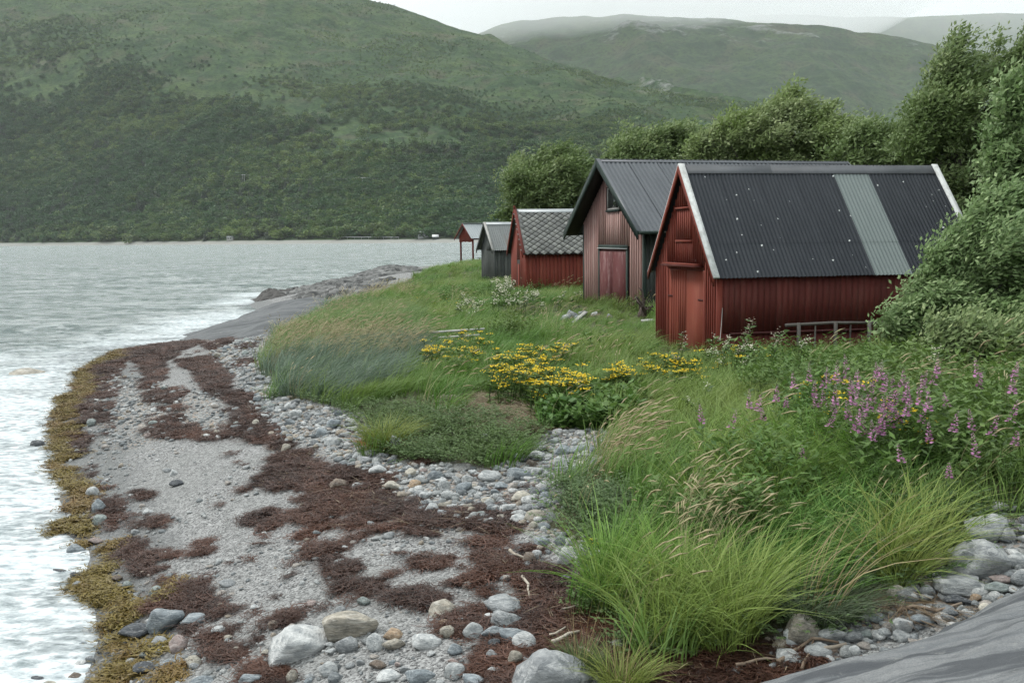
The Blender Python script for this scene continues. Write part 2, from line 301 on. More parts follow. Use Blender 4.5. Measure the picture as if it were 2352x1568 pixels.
# ------------------------------------------------------------------ ground sheet
def ground_material():
    n = N('shore_ground'); veg = n.attr('veg'); bed = n.attr('bed'); wet = n.attr('wet'); st = n.attr('weed')
    co = n.co('Object')
    v1 = n.vor(48, co, 'Color'); v1d = n.vor(48, co); v2 = n.vor(24, co, 'Color'); v2d = n.vor(24, co)
    g1 = n.nd('SeparateColor'); n.ln(v1, g1.inputs[0]); g2 = n.nd('SeparateColor'); n.ln(v2, g2.inputs[0])
    ng = n.noise(9, 5, co); nb = n.noise(.7, 4, co)
    f = n.mapr(n.math('ADD', n.math('MULTIPLY', g1.outputs[0], .7), n.math('MULTIPLY', ng, .6)), .25, 1.05)
    fine = n.mix(f, (.035, .035, .035), (.34, .34, .333))
    fine = n.mix(n.mapr(nb, .4, .62), fine, (.24, .24, .225), 'MULTIPLY') if False else fine
    fine = n.mix(n.mapr(nb, .42, .6, 0, .3), fine, (.18, .185, .175))
    ston = n.mix(g2.outputs[0], (.07, .075, .075), (.32, .32, .31)); ston = n.mix(n.mapr(g2.outputs[1], .8, 1.), ston, (.32, .22, .15))
    col = n.mix(n.mapr(bed, .3, .7), fine, ston)
    col = n.mix(n.math('MULTIPLY', st, n.mapr(n.noise(14, 4, co), .4, .62)), col, (.028, .013, .010))
    soil = n.mix(n.mapr(n.noise(6, 5, co), .35, .65), (.035, .042, .017), (.075, .066, .036))
    vm = n.mapr(n.math('ADD', veg, n.math('MULTIPLY', n.math('SUBTRACT', n.noise(5, 4, co), .5), .7)), .4, .6)
    col = n.mix(vm, col, soil)
    wm = n.mapr(n.math('ADD', wet, n.math('MULTIPLY', n.math('SUBTRACT', n.noise(1.6, 4, co), .5), .8)), .35, .7)
    col = n.mix(wm, col, n.mix(.55, col, (.045, .05, .05)))
    h = n.math('ADD', n.math('MULTIPLY', n.mapr(v1d, 0, .6, 1, 0), .5), n.math('MULTIPLY', n.math('MULTIPLY', n.mapr(v2d, 0, .6, 1, 0), bed), 1.2))
    rough = n.mapr(wm, 0, 1, .9, .45)
    n.pbr(col, rough, .3, n.bump(h, .7, .03)); return n.m
def build_ground():
    yy = np.concatenate([np.linspace(-14, 3, 20)[:-1], 3*(1.0158**np.arange(0, 252)), 3*1.0158**252*(1.06**np.arange(1, 50))])
    uu = np.concatenate([np.linspace(-2.5, -.72, 12)[:-1], np.linspace(-.72, .72, 330), np.linspace(.72, 3.5, 16)[1:]])
    Y, U = np.meshgrid(yy, uu, indexing='ij'); X = U*(np.maximum(Y, -6)+9)
    Z = H(X, Y)
    far = sstep(120, 170, Y)
    shore = np.clip((X-(.05*Y+3))/60., -1, 1)
    Z = Z*(1-far)+far*np.where(shore > 0, 2+5*sstep(0, 1, shore)+.01*np.maximum(Y-150, 0), 6*shore-.5)
    Z = np.where(X > GX1-5, Z+(X-GX1+5)*.04, Z); Z = np.where(X < GX0+5, -4, Z)
    V = np.stack([X, Y, Z], -1).reshape(-1, 3); me = np_mesh('ground', V, grid_faces(len(yy), len(uu))[:, ::-1], True)
    x, y, z = V.T
    sgn = np.where(inpoly(LANDW, x, y), 1, -1); d = polydist(LANDW, x, y)*sgn
    attr(me, 'veg', np.clip(.5+d/.5, 0, 1))
    b = np.zeros(len(x))
    for p in BEDW: b = np.maximum(b, np.clip(.5+polydist(p, x, y)*np.where(inpoly(p, x, y), 1, -1)/.6, 0, 1))
    attr(me, 'bed', b)
    wd = np.zeros(len(x))
    for p in WEEDW+OLIVEW: wd = np.maximum(wd, np.clip(.6+polydist(p, x, y)*np.where(inpoly(p, x, y), 1, -1)/.3, 0, 1))
    attr(me, 'weed', wd)
    attr(me, 'wet', 1-sstep(.06, .5, z))
    tag(add('ground', me, ground_material()), 'grey shingle beach rising to grassy ground around the sheds', kind='structure')
build_ground()
# ------------------------------------------------------------------ water
def water_material():
    n = N('fjord_water'); foam = n.attr('foam'); co = n.co('Object')
    st = n.mapv(co, (1, 1.5, 1), (0, 0, .25))
    b1 = n.noise(.75, 5, st, .66, .5); b2 = n.noise(4.5, 3, st, .6, .6); b3 = n.noise(.13, 4, st, .6)
    nor = n.bump(n.math('ADD', b1, n.math('MULTIPLY', b2, .22)), 1., 1.1)
    pat = n.mapr(n.math('ADD', n.math('MULTIPLY', b3, .35), n.math('MULTIPLY', b1, .65)), .42, .58)
    col = n.mix(pat, (.16, .21, .203), (.56, .60, .595))  # pale wavelets: sky reflection put into the base colour
    wat = n.pbr(col, .17, .5, nor, final=False)
    tr = n.nd('BsdfTransparent'); tr.inputs[0].default_value = (.86, .93, .92, 1)
    mx0 = n.nd('MixShader'); n.ln(n.math('MULTIPLY', n.attr('shallow'), .7), mx0.inputs[0]); n.ln(wat, mx0.inputs[1]); n.ln(tr.outputs[0], mx0.inputs[2])
    ft = n.mapv(co, (1, 1.8, 1), (0, 0, .2))
    f1 = n.noise(.38, 4, ft, .6, .5); f2 = n.noise(3.4, 5, ft, .68, .35)
    fv = n.math('ADD', n.math('MULTIPLY', f1, .5), n.math('MULTIPLY', f2, .5))
    thr = n.math('ADD', fv, n.math('MULTIPLY', n.math('SUBTRACT', foam, .5), .34))
    fm = n.mapr(thr, .44, .68, 0, .92)
    fo = n.pbr(n.mix(n.mapr(f2, .34, .62), (.26, .31, .33), (.68, .715, .725)), .6, .3, n.bump(fv, .7, .16), final=False)
    mxs = n.nd('MixShader'); n.ln(fm, mxs.inputs[0]); n.ln(mx0.outputs[0], mxs.inputs[1]); n.ln(fo, mxs.inputs[2]); n.ln(mxs.outputs[0], n.out.inputs[0])
    return n.m
def build_water():
    yy = np.concatenate([np.linspace(-40, 5, 14)[:-1], 5*(1.0125**np.arange(0, 300)), 5*1.0125**300*(1.05**np.arange(1, 50))]); yy = yy[yy < 2600]
    uu = np.concatenate([np.linspace(-4, -.8, 16)[:-1], np.linspace(-.8, .1, 330), np.linspace(.1, 2, 14)[1:]])
    Y, U = np.meshgrid(yy, uu, indexing='ij'); X = U*(np.maximum(Y, -20)+30)-0
    X = U*(np.maximum(Y, 2)+4)
    Z = np.zeros_like(X); r = np.random.default_rng(5)
    damp = sstep(-.02, .7, -H(X, Y))
    for k in range(16):
        lam = 0.9*1.28**(k*.62); a = .30+r.normal(0, .42); ph = r.uniform(0, 6.28)
        amp = .0065*lam**.8
        q = 2*math.pi/lam*(X*math.sin(a)*.9+Y*math.cos(a))+ph+1.5*fbm(X/(lam*4), Y/(lam*4), 2, k)
        s = .5+.5*np.sin(q); Z += amp*(s**1.6-.4)*2*(1-sstep(60*lam, 140*lam, Y))
    Z *= (.65+.7*fbm(X*.05, Y*.05, 2, 9))*damp
    # a breaking swell running in to the beach
    d = -H(X, Y)
    Z += .14*np.exp(-((d-.55-.15*fbm(X*.2, Y*.2, 2, 4))/.1)**2)*sstep(-30, -8, X)*(Y < 60)
    Z += .02*(1-damp)*fbm(X*1.3, Y*1.3, 3, 8)
    V = np.stack([X, Y, Z], -1).reshape(-1, 3)
    me = np_mesh('water', V, grid_faces(len(yy), len(uu))[:, ::-1], True)
    x, y, z = V.T; d = -H(x, y)
    near = 1-sstep(24, 50, y)
    f = (1-sstep(.25, 1.15, d))*(.36+.56*near)
    f = f+.30*np.exp(-((d-.6)/.2)**2)*near
    # surf against the rocks
    for px, py, rr in ((575, 692, 4), (540, 728, 5), (430, 775, 5), (470, 745, 4), (600, 676, 3)):
        p = unproj(px, py, 0); f = np.maximum(f, .85*np.exp(-((x-p[0])**2+((y-p[1])*.6)**2)/rr**2))
    f = np.maximum(f, .17*fbm(x*.12, y*.12, 3, 2)+.1); attr(me, 'foam', np.clip(f, 0, 1)); attr(me, 'shallow', 1-sstep(.0, .3, d))
    tag(add('water', me, water_material()), 'pale rippled fjord water with white surf along the beach', kind='structure')
build_water()
# ------------------------------------------------------------------ hills across the water
def ue(px, py):
    d = ray(px, py); return d[0]/d[1], d[2]/d[1]
def heath_material(name, far=False):
    n = N(name); co = n.co('Object'); s = .4 if far else 1
    p1 = n.noise(.010*s, 6, co, .6, .4); p2 = n.noise(.045*s, 6, co, .65); p3 = n.noise(.16*s, 5, co, .7)
    col = n.mix(n.mapr(p2, .38, .62), (.018, .043, .018), (.048, .084, .031))
    col = n.mix(n.mapr(p1, .50, .66, 0, .8), col, (.072, .105, .036))
    col = n.mix(n.mapr(n.noise(.02*s, 5, n.mapv(co, (1, 1, 1), loc=(300, 70, 0)), .6), .52, .68, 0, .7), col, (.085, .078, .052))
    col = n.mix(n.mapr(p3, .48, .62, 0, .85), col, (.014, .025, .013))
    rk = n.attr('rock')
    rm = n.mapr(n.math('ADD', rk, n.math('MULTIPLY', n.noise(.035*s, 6, n.mapv(co, (1, 1, 2.6)), .72), .55)), .645, .745)
    col = n.mix(n.math('MULTIPLY', rm, .85), col, n.mix(n.noise(.2*s, 4, co), (.16, .165, .16), (.30, .30, .29)))
    bt = n.attr('strand'); col = n.mix(bt, col, (.27, .27, .25))
    n.pbr(col, .95, .1, n.bump(n.math('ADD', p2, n.math('MULTIPLY', p3, .5)), .6, 6.)); return n.m
def hill(name, label, sky_px, foot, dist, nU, nT, amp, seed, mat, conc=1.2, strand=False):
    u_, e_ = np.array([ue(a, b) for a, b in sky_px]).T; xs = np.array([a for a, b in sky_px], float)
    px = np.linspace(xs[0], xs[-1], nU); u = np.interp(px, xs, u_); e = np.interp(px, xs, e_)
    kk = max(3, nU//60); e = np.convolve(np.pad(e, kk, mode='edge'), np.ones(2*kk+1)/(2*kk+1), 'valid')
    Yf = np.interp(px, [a for a, b in foot], [b for a, b in foot]); Yr = np.interp(px, [a for a, b in dist], [b for a, b in dist])
    t = np.concatenate([[-.015], np.linspace(0, 1, nT)**1.12, np.linspace(1, 1.45, 26)[1:]])
    T, Uc = np.meshgrid(t, np.arange(nU), indexing='ij')
    u, e, Yf, Yr = u[Uc], e[Uc], Yf[Uc], Yr[Uc]
    Y = Yf+(Yr-Yf)*T; X = u*Y
    zr = ZC+e*Yr; tt = np.clip(T, 0, 1)
    prof = tt**conc*.8+.2*tt
    Z = np.where(T < 0, -2., 2.2+(zr-2.2)*prof)
    Z = np.where(T > 1, zr*(1-1.6*(T-1)-2*(T-1)**2), Z)
    env = sstep(.03, .3, T)*np.where(T > 1, 1, 1-.85*sstep(.8, 1., T))
    sc = zr.mean()/600
    n1 = fbm(X/(420*sc), Y/(420*sc), 5, seed); n2 = fbm(X/(110*sc), Y/(110*sc), 5, seed+3)
    rid = 1-np.abs(fbm(X/(260*sc), Y/(600*sc), 4, seed+9))*2
    Z += env*amp*(1.1*n1+.55*n2+.3*(rid-.5))
    Z += np.where(T > .8, amp*.12*n2, 0)
    V = np.stack([X, Y, Z], -1)
    me = np_mesh(name, V.reshape(-1, 3), grid_faces(len(t), nU)[:, ::-1], True)
    rk = (.34 if name == 'mountain' else .26)*sstep(.5, .95, T)+.16*n2+.12*n1
    attr(me, 'rock', np.clip(rk, 0, 1).ravel())
    attr(me, 'strand', (np.where((T <= .004), .9, 0) if strand else np.zeros_like(T)).ravel())
    o = tag(add(name, me, mat), label, kind='structure')
    return V, T, px[Uc]
S1 = [(-900, -420), (-400, -330), (0, -230), (400, -120), (700, -40), (840, 0), (900, 12), (960, 33), (1030, 62), (1100, 82), (1200, 112), (1300, 148), (1400, 187), (1460, 203), (1546, 224), (1676, 234), (1757, 240), (1892, 286), (1962, 302), (2100, 332), (2400, 380), (2900, 420), (3600, 440)]
HV, HT, HP = hill('hillside', 'wooded green hillside rising across the fjord', S1, [(-900, 1500), (0, 1290), (500, 1010), (1040, 830), (1500, 760), (3600, 640)], [(-900, 3000), (0, 2750), (840, 2400), (1100, 2200), (1500, 1750), (2000, 1500), (3600, 1300)], 620, 300, 34, 21, heath_material('hill_heath'), 1.25, True)
hill('mountain', 'green mountain behind the wooded hillside, its top in cloud', [(600, 330), (1000, 128), (1098, 76), (1163, 50), (1298, 36), (1460, 37), (1568, 44), (1703, 47), (1892, 58), (2027, 78), (2135, 100), (2300, 130), (2700, 190), (3400, 230)], [(600, 2600), (3400, 2000)], [(600, 4600), (1500, 4300), (3400, 3600)], 340, 170, 74, 44, heath_material('mountain_heath', True), 1.1)
hill('far_mountain', 'pale far mountain ridge fading into haze', [(1300, 120), (1560, 62), (1703, 39), (1784, 35), (1892, 36), (1973, 40), (2081, 37), (2216, 32), (2352, 29), (2700, 40), (3600, 90)], [(1300, 4600), (3600, 4200)], [(1300, 6000), (3600, 5800)], 240, 60, 70, 77, heath_material('far_heath', True), 1.1)
# ------------------------------------------------------------------ haze
hz = MB(); hz.box(-4800, 9500, -60, 8800, -8, 1560)
hm = N('haze_air'); pv = hm.nd('VolumePrincipled'); pv.inputs['Color'].default_value = (.93, .965, .98, 1); pv.inputs['Density'].default_value = 4.3e-5; pv.inputs['Anisotropy'].default_value = 0.
hm.ln(pv.outputs[0], hm.out.inputs['Volume'])
tag(hz.build('haze', hm.m), 'thin pale sea haze over the fjord', 'haze', kind='stuff')
# low cloud lying on the mountain tops
def low_cloud(c, r, dens, label, seed):
    u = np.linspace(0, 2*math.pi, 97)[:-1]; v = np.linspace(-math.pi/2, math.pi/2, 41); U, Vv = np.meshgrid(u, v)
    X = c[0]+r[0]*np.cos(Vv)*np.cos(U); Y = c[1]+r[1]*np.cos(Vv)*np.sin(U); Z = c[2]+r[2]*np.sin(Vv)
    Z += 55*fbm(X/500, Y/500, 3, seed)*(np.sin(Vv) < 0)
    nr, nc = U.shape; i = np.arange(nr*nc).reshape(nr, nc); j = np.roll(i, -1, 1)
    F = np.stack([i[:-1], j[:-1], j[1:], i[1:]], -1).reshape(-1, 4)
    me = np_mesh('low_cloud', np.stack([X, Y, Z], -1).reshape(-1, 3), F, True)
    n = N('cloud_mist'); q = n.nd('VolumePrincipled'); q.inputs['Color'].default_value = (.97, .98, .985, 1); q.inputs['Density'].default_value = dens; q.inputs['Anisotropy'].default_value = .2
    n.ln(q.outputs[0], n.out.inputs['Volume'])
    tag(add('low_cloud', me, n.m), label, 'cloud', kind='stuff')
low_cloud((450, 4500, 1065), (1500, 1500, 270), 1.5e-3, 'low white cloud lying on the top of the green mountain', 3)
low_cloud((3000, 5700, 1180), (2300, 1000, 330), 4.5e-4, 'thin cloud veiling the pale far ridge', 8)
# ------------------------------------------------------------------ sheds
def paint_mat(name, c0, c1, worn, wornamt=.3, grain=(30, 30, 1.2), rough=.75):
    n = N(name); co = n.co('Object'); g = n.noise(1., 5, n.mapv(co, grain), .6); r = n.oinfo()
    col = n.mix(r, c0, c1)
    col = n.mix(n.mapr(g, .35, .7, 0, .32), col, tuple(q*.62 for q in c0))
    wv = n.noise(2.3, 6, n.mapv(co, (3, 3, .7)), .65)
    col = n.mix(n.math('MULTIPLY', n.mapr(n.math('ADD', wv, n.math('MULTIPLY', r, .12)), .56, .72), wornamt), col, worn)
    n.pbr(col, rough, .25, n.bump(g, .35, .006)); return n.m
def sheet_mat(name, c0, c1, spots=0., rust=0., metal=0., rough=.65):
    n = N(name); co = n.co('Object'); r = n.oinfo()
    col = n.mix(n.mapr(n.noise(1.6, 5, n.mapv(co, (1, .35, 1)), .6), .3, .7), c0, c1)
    col = n.mix(n.math('MULTIPLY', r, .35), col, c1)
    if spots:
        wo = n.nd('NewGeometry').outputs['Position']; d = n.vor(4.6, wo); sc = n.nd('SeparateColor'); n.ln(n.vor(4.6, wo, 'Color'), sc.inputs[0])
        sp = n.math('MULTIPLY', n.mapr(n.math('ADD', d, n.math('MULTIPLY', n.noise(35, 3, wo), .16)), .165, .19, 1, 0), n.mapr(sc.outputs[0], 1-spots, 1-spots+.01))
        col = n.mix(sp, col, (.55, .57, .55))
    if rust:
        rr = n.math('ADD', n.noise(1.1, 6, n.mapv(co, (1.2, .3, 1)), .65), n.attr('rustiness'))
        col = n.mix(n.mapr(rr, .55, .75), col, n.mix(n.noise(6, 4), (.12, .045, .02), (.30, .14, .07)))
    n.pbr(col, rough, .22, None, metal); return n.m
M = {}
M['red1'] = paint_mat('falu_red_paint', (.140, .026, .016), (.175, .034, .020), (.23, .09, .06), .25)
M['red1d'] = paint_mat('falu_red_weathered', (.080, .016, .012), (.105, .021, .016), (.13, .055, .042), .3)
M['door1'] = paint_mat('red_door_paint', (.165, .034, .019), (.18, .038, .020), (.24, .08, .045), .3, (18, 18, .8))
M['pink'] = paint_mat('faded_red_board', (.29, .165, .145), (.38, .235, .21), (.44, .32, .29), .5)
M['dkred'] = paint_mat('dark_red_wall', (.055, .016, .015), (.070, .020, .018), (.14, .05, .045), .3)
M['scuff'] = paint_mat('scuffed_red_door', (.095, .024, .024), (.11, .03, .03), (.36, .26, .25), .35, (60, 60, 3))
M['green'] = paint_mat('dark_green_trim', (.020, .034, .030), (.028, .045, .038), (.07, .08, .07), .3)
M['greydk'] = paint_mat('dark_grey_board', (.040, .046, .043), (.066, .072, .066), (.12, .125, .115), .5)
M['white'] = paint_mat('white_bargeboard', (.50, .52, .51), (.46, .48, .465), (.24, .24, .225), .65)
M['grey'] = paint_mat('weathered_grey_wood', (.36, .355, .335), (.27, .265, .25), (.16, .15, .135), .6, (40, 40, 3))
M['dark'] = paint_mat('dark_wood_painted_shade', (.018, .014, .012), (.022, .018, .015), (.04, .03, .03), .3)  # near-black wood; interior shade is put into its colour
M['slate'] = sheet_mat('dark_corrugated_sheet', (.013, .016, .021), (.032, .036, .042), .62)
M['clear'] = sheet_mat('grey_translucent_sheet', (.13, .155, .15), (.17, .195, .188))
M['steel'] = sheet_mat('grey_steel_sheet', (.060, .066, .073), (.085, .092, .10), 0, 0, .2, .45)
M['rusty'] = sheet_mat('rust_streaked_sheet', (.13, .138, .135), (.21, .22, .215), 0, 1)
M['zinc'] = sheet_mat('pale_zinc_sheet', (.26, .28, .285), (.34, .36, .365), 0, 0, .3, .45)
M['cap'] = sheet_mat('ridge_flashing', (.055, .06, .066), (.09, .095, .10))
def tile_mat():
    n = N('lichened_slate_tile'); co = n.co('Generated'); r = n.oinfo(); wco = n.nd('NewGeometry').outputs['Position']
    col = n.mix(r, (.25, .25, .24), (.40, .395, .37)); col = n.mix(n.mapr(n.noise(3., 5, wco), .52, .72), col, (.17, .175, .16))
    n.pbr(col, .85, .2); return n.m
M['tile'] = tile_mat()
def glass_mat():
    n = N('dark_window_glass'); n.pbr((.03, .035, .035), .08, .6); return n.m
M['glass'] = glass_mat()
YAWU = {}
def shed_root(name, label, cat, B, yaw, zb):
    o = thing(name, label, cat, (B[0], B[1], zb), math.radians(yaw)); return o
def corr_mesh(name, W, Ls, per=.09, amp=.013, k=6):
    nx = max(2, int(round(W/per))*k+1); x = np.linspace(0, W, nx); z = amp*np.sin(2*math.pi*x/per)
    V = np.concatenate([np.stack([x, np.full(nx, y), z], -1) for y in (0, Ls)]); return np_mesh(name, V, grid_faces(2, nx))
def slope_obj(o, x, y, z, pitch, back=False):
    """lay a sheet (x along the ridge, y up the slope) on a roof slope"""
    o.location = (x, y, z); o.rotation_euler = (pitch, 0, 0) if not back else (-pitch, 0, math.pi)
    if back: o.rotation_euler = (pitch, 0, math.pi)
def gable_boards(root, x, y0, y1, zb, ztop, w_board, gap, th, mat, name='board', jit=.004, holes=()):
    y = y0; r = random.Random(int(y1*100))
    while y < y1-.02:
        b = min(y+w_board*r.uniform(.88, 1.12), y1); j = r.uniform(0, jit)
        za, zc_ = ztop(y), ztop(b); z0 = zb+r.uniform(-.03, .03); segs = [(z0, None)]
        for (h0, h1, hz0, hz1) in holes:
            if y < h1 and b > h0: segs = [s_ for q in segs for s_ in (((q[0], hz0) if hz0 > q[0]+.05 else None), ((hz1, q[1]) if (q[1] is None or q[1] > hz1) else None)) if s_]
        for a0, a1 in segs:
            t0, t1 = (za, zc_) if a1 is None else (a1, a1)
            if max(t0, t1)-a0 < .06: continue
            t0 = max(t0, a0+.01); t1 = max(t1, a0+.01)
            hexa(name, [(x-th-j, y, a0), (x, y, a0), (x, b, a0), (x-th-j, b, a0), (x-th-j, y, t0), (x, y, t0), (x, b, t1), (x-th-j, b, t1)], mat, root)
        y = b+gap
def side_boards(root, y, x0, x1, z0, z1, wb, gap, th, mat, name='board'):
    x = x0; r = random.Random(int(x1*77+z0*10))
    while x < x1-.02:
        b = min(x+wb*r.uniform(.88, 1.12), x1); j = r.uniform(0, .005)
        box(name, x, b, y-th-j, y, z0+r.uniform(-.012, .012), z1, mat, root); x = b+gap
def bargeboard(root, name, x0, x1, ya, za, yb, zb_, drop, mat, lift=0.):
    """board along a verge from (ya,za) to (yb,zb)"""
    d = drop
    hexa(name, [(x0, ya, za-d+lift), (x1, ya, za-d+lift), (x1, yb, zb_-d+lift), (x0, yb, zb_-d+lift), (x0, ya, za+lift), (x1, ya, za+lift), (x1, yb, zb_+lift), (x0, yb, zb_+lift)], mat, root)
def body(root, x0, x1, y0, y1, z0, ze, zr, mat, name='wall'):
    """gabled core the boards are nailed on"""
    ym = (y0+y1)/2; V = []
    for x in (x0, x1): V += [(x, y0, z0), (x, y1, z0), (x, y1, ze), (x, ym, zr), (x, y0, ze)]
    me = bpy.data.meshes.new(name)
    me.from_pydata(V, [], [(0, 4, 3, 2, 1), (5, 6, 7, 8, 9), (0, 5, 9, 4), (1, 2, 7, 6), (2, 3, 8, 7), (3, 4, 9, 8), (0, 1, 6, 5)]); me.update()
    return add(name, me, mat, root)
# ---- near red boathouse with the patched roof
def shed_one():
    B = (4.17, 20.57); zb = 1.35; e = 3.51-zb; w_, rise, Ln, yaw = 3.92, 2.37, 6.38, 11.5
    R = shed_root('boathouse', 'bright red boathouse with dark corrugated roof patched by one grey sheet', 'boathouse', B, yaw, zb)
    ov, og = .10, .13; hw = w_/2; p = math.atan2(rise, hw); sl = math.hypot(rise, hw)
    zt = lambda y: e-.05+rise*(1-abs(y-hw)/hw)
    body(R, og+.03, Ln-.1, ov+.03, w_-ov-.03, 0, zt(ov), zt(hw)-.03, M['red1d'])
    dy0, dy1, dz = .78, 2.93, 2.28
    hy0, hy1, hz0, hz1 = 1.52, 2.42, 2.93, 3.62
    gable_boards(R, og+.03, ov, w_-ov, -.3, zt, .105, .012, .022, M['red1'], holes=[(dy0-.05, dy1+.05, -1, dz), (hy0-.04, hy1+.04, hz0, hz1)])
    y = ov+.11     # battens over the joints
    while y < w_-ov-.05:
        segs = [(-.25, zt(y)-.02)]
        for h0, h1, a, b in ((dy0-.06, dy1+.06, -1, dz+.12), (hy0-.05, hy1+.05, hz0-.04, hz1+.06)):
            if h0 < y < h1: segs = [s_ for q in segs for s_ in ((q[0], min(q[1], a)), (max(q[0], b), q[1])) if s_[1]-s_[0] > .06]
        for a, b in segs: box('batten', og-.022, og+.006, y-.016, y+.016, a, b, M['red1'], R)
        y += .1185
    # double door: boarded leaf and plain leaf
    mid = (dy0+dy1)/2-.06
    d = box('door', og-.004, og+.03, mid+.012, dy1, -.25, dz-.02, M['door1'], R)
    for k in range(7): box('door_board', og-.018, og-.004, mid+.10+k*.14-.03, mid+.10+k*.14+.03, .75 if k < 3 else -.2, dz-.05, M['door1'], d)
    d2 = box('door', og-.006, og+.03, dy0, mid-.012, -.25, dz-.02, M['door1'], R); d2['label'] = 'plain plywood door leaf'
    box('strap_hinge', og-.016, og-.006, dy0+.03, dy0+.33, 1.62, 1.655, M['dkred'], d2); box('strap_hinge', og-.016, og-.006, dy0+.03, dy0+.33, .32, .355, M['dkred'], d2)
    box('strap_hinge', og-.03, og-.018, dy1-.3, dy1-.02, 1.62, 1.655, M['dkred'], d)
    box('door_frame', og-.03, og+.025, dy1+.002, dy1+.06, -.3, dz, M['red1'], R); box('door_frame', og-.03, og+.025, dy0-.06, dy0-.002, -.3, dz, M['red1'], R)
    box('door_canopy', og-.22, og+.02, dy0+.05, dy1-.02, dz+.06, dz+.10, M['red1d'], R); box('door_canopy_batten', og-.2, og+.0, dy0+.1, dy1-.08, dz+.102, dz+.135, M['red1'], R)
    hs = box('loft_shutter', og-.004, og+.028, hy0, hy1, hz0+.01, hz1-.01, M['red1'], R)
    for k in range(7): box('shutter_board', og-.02, og-.006, hy0+.03+k*.125, hy0+.115+k*.125, hz0+.03, hz1-.03, M['red1'], hs)
    box('shutter_trim', og-.06, og+.02, hy0-.08, hy1+.04, hz1+.0, hz1+.045, M['red1'], R); box('shutter_trim', og-.04, og+.02, hy0-.03, hy1+.03, hz0-.05, hz0, M['red1'], R)
    # side wall: two tiers of boards with a drip board between
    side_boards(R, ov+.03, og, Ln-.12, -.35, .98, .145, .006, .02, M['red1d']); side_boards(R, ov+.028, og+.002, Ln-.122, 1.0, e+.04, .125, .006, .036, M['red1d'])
    box('drip_board', og+.28, Ln-.9, ov-.045, ov-.01, .955, 1.0, M['dkred'], R)
    box('corner_board', og-.024, og+.10, ov-.05, ov-.012, -.3, e+.0, M['red1'], R)
    # roof
    cm = corr_mesh('roof_sheet', .915, sl*.70+.1); cml = corr_mesh('roof_sheet', .915, sl*.36)
    nS = 7; x0 = .05; step = (Ln-.07)/nS
    for i in range(nS):
        mt = M['clear'] if i == 4 else M['slate']
        for k, (mesh, up) in enumerate(((cml, -.06), (cm, sl*.27))):
            o = add('roof_sheet', mesh.copy() if i == 4 else mesh, None, R)
            if i == 4: o.data.materials.clear(); o.data.materials.append(mt); o['label'] = 'grey replacement roof sheet'
            elif len(mesh.materials) == 0: mesh.materials.append(mt)
            slope_obj(o, x0+i*step-.01, up*math.cos(p), e+up*math.sin(p)+.03+.012*k+(.006 if i % 2 else 0), p)
    cb = corr_mesh('roof_sheet', step+.03, sl+.06, k=4); cb.materials.append(M['slate'])
    for i in range(nS):
        o = add('roof_sheet', cb, None, R); slope_obj(o, x0+(i+1)*step, w_+.03, e-.02+.03+(.006 if i % 2 else 0), p, True)
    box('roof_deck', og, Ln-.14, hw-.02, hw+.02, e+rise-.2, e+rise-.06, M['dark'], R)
    for sgn in (0, 1):                         # ridge flashing, one strip each side
        ya = hw-.17 if sgn == 0 else hw+.17
        zb2 = e+rise+.055-.17*math.tan(p)*.95
        for a, b in ((.12, Ln*.34), (Ln*.34+.002, Ln-.1)):
            hexa('ridge_cap', [(a, ya, zb2), (b, ya, zb2), (b, hw, e+rise+.055), (a, hw, e+rise+.055), (a, ya, zb2+.012), (b, ya, zb2+.012), (b, hw, e+rise+.07), (a, hw, e+rise+.07)], M['cap'], R)
    # verges: pale boards on the roof edge, red boards on the gable
    for xa, xb in ((-.03, .115), (Ln-.10, Ln+.05)):
        bargeboard(R, 'verge_board', xa, xb, -.07, e-.07*math.tan(p)+.10, hw+.0, e+rise+.10, .035, M['white'])
        bargeboard(R, 'verge_board', xa, xb, w_+.07, e-.07*math.tan(p)+.10, hw+.002, e+rise+.098, .035, M['white'])
    for xa, xb in ((-.035, .0), (Ln+.02, Ln+.055)):
        bargeboard(R, 'bargeboard', xa, xb, -.06, e-.06*math.tan(p)+.06, hw, e+rise+.06, .17, M['red1'])
        bargeboard(R, 'bargeboard', xa, xb, w_+.06, e-.06*math.tan(p)+.06, hw+.002, e+rise+.058, .17, M['red1'])
    return R
shed_one()
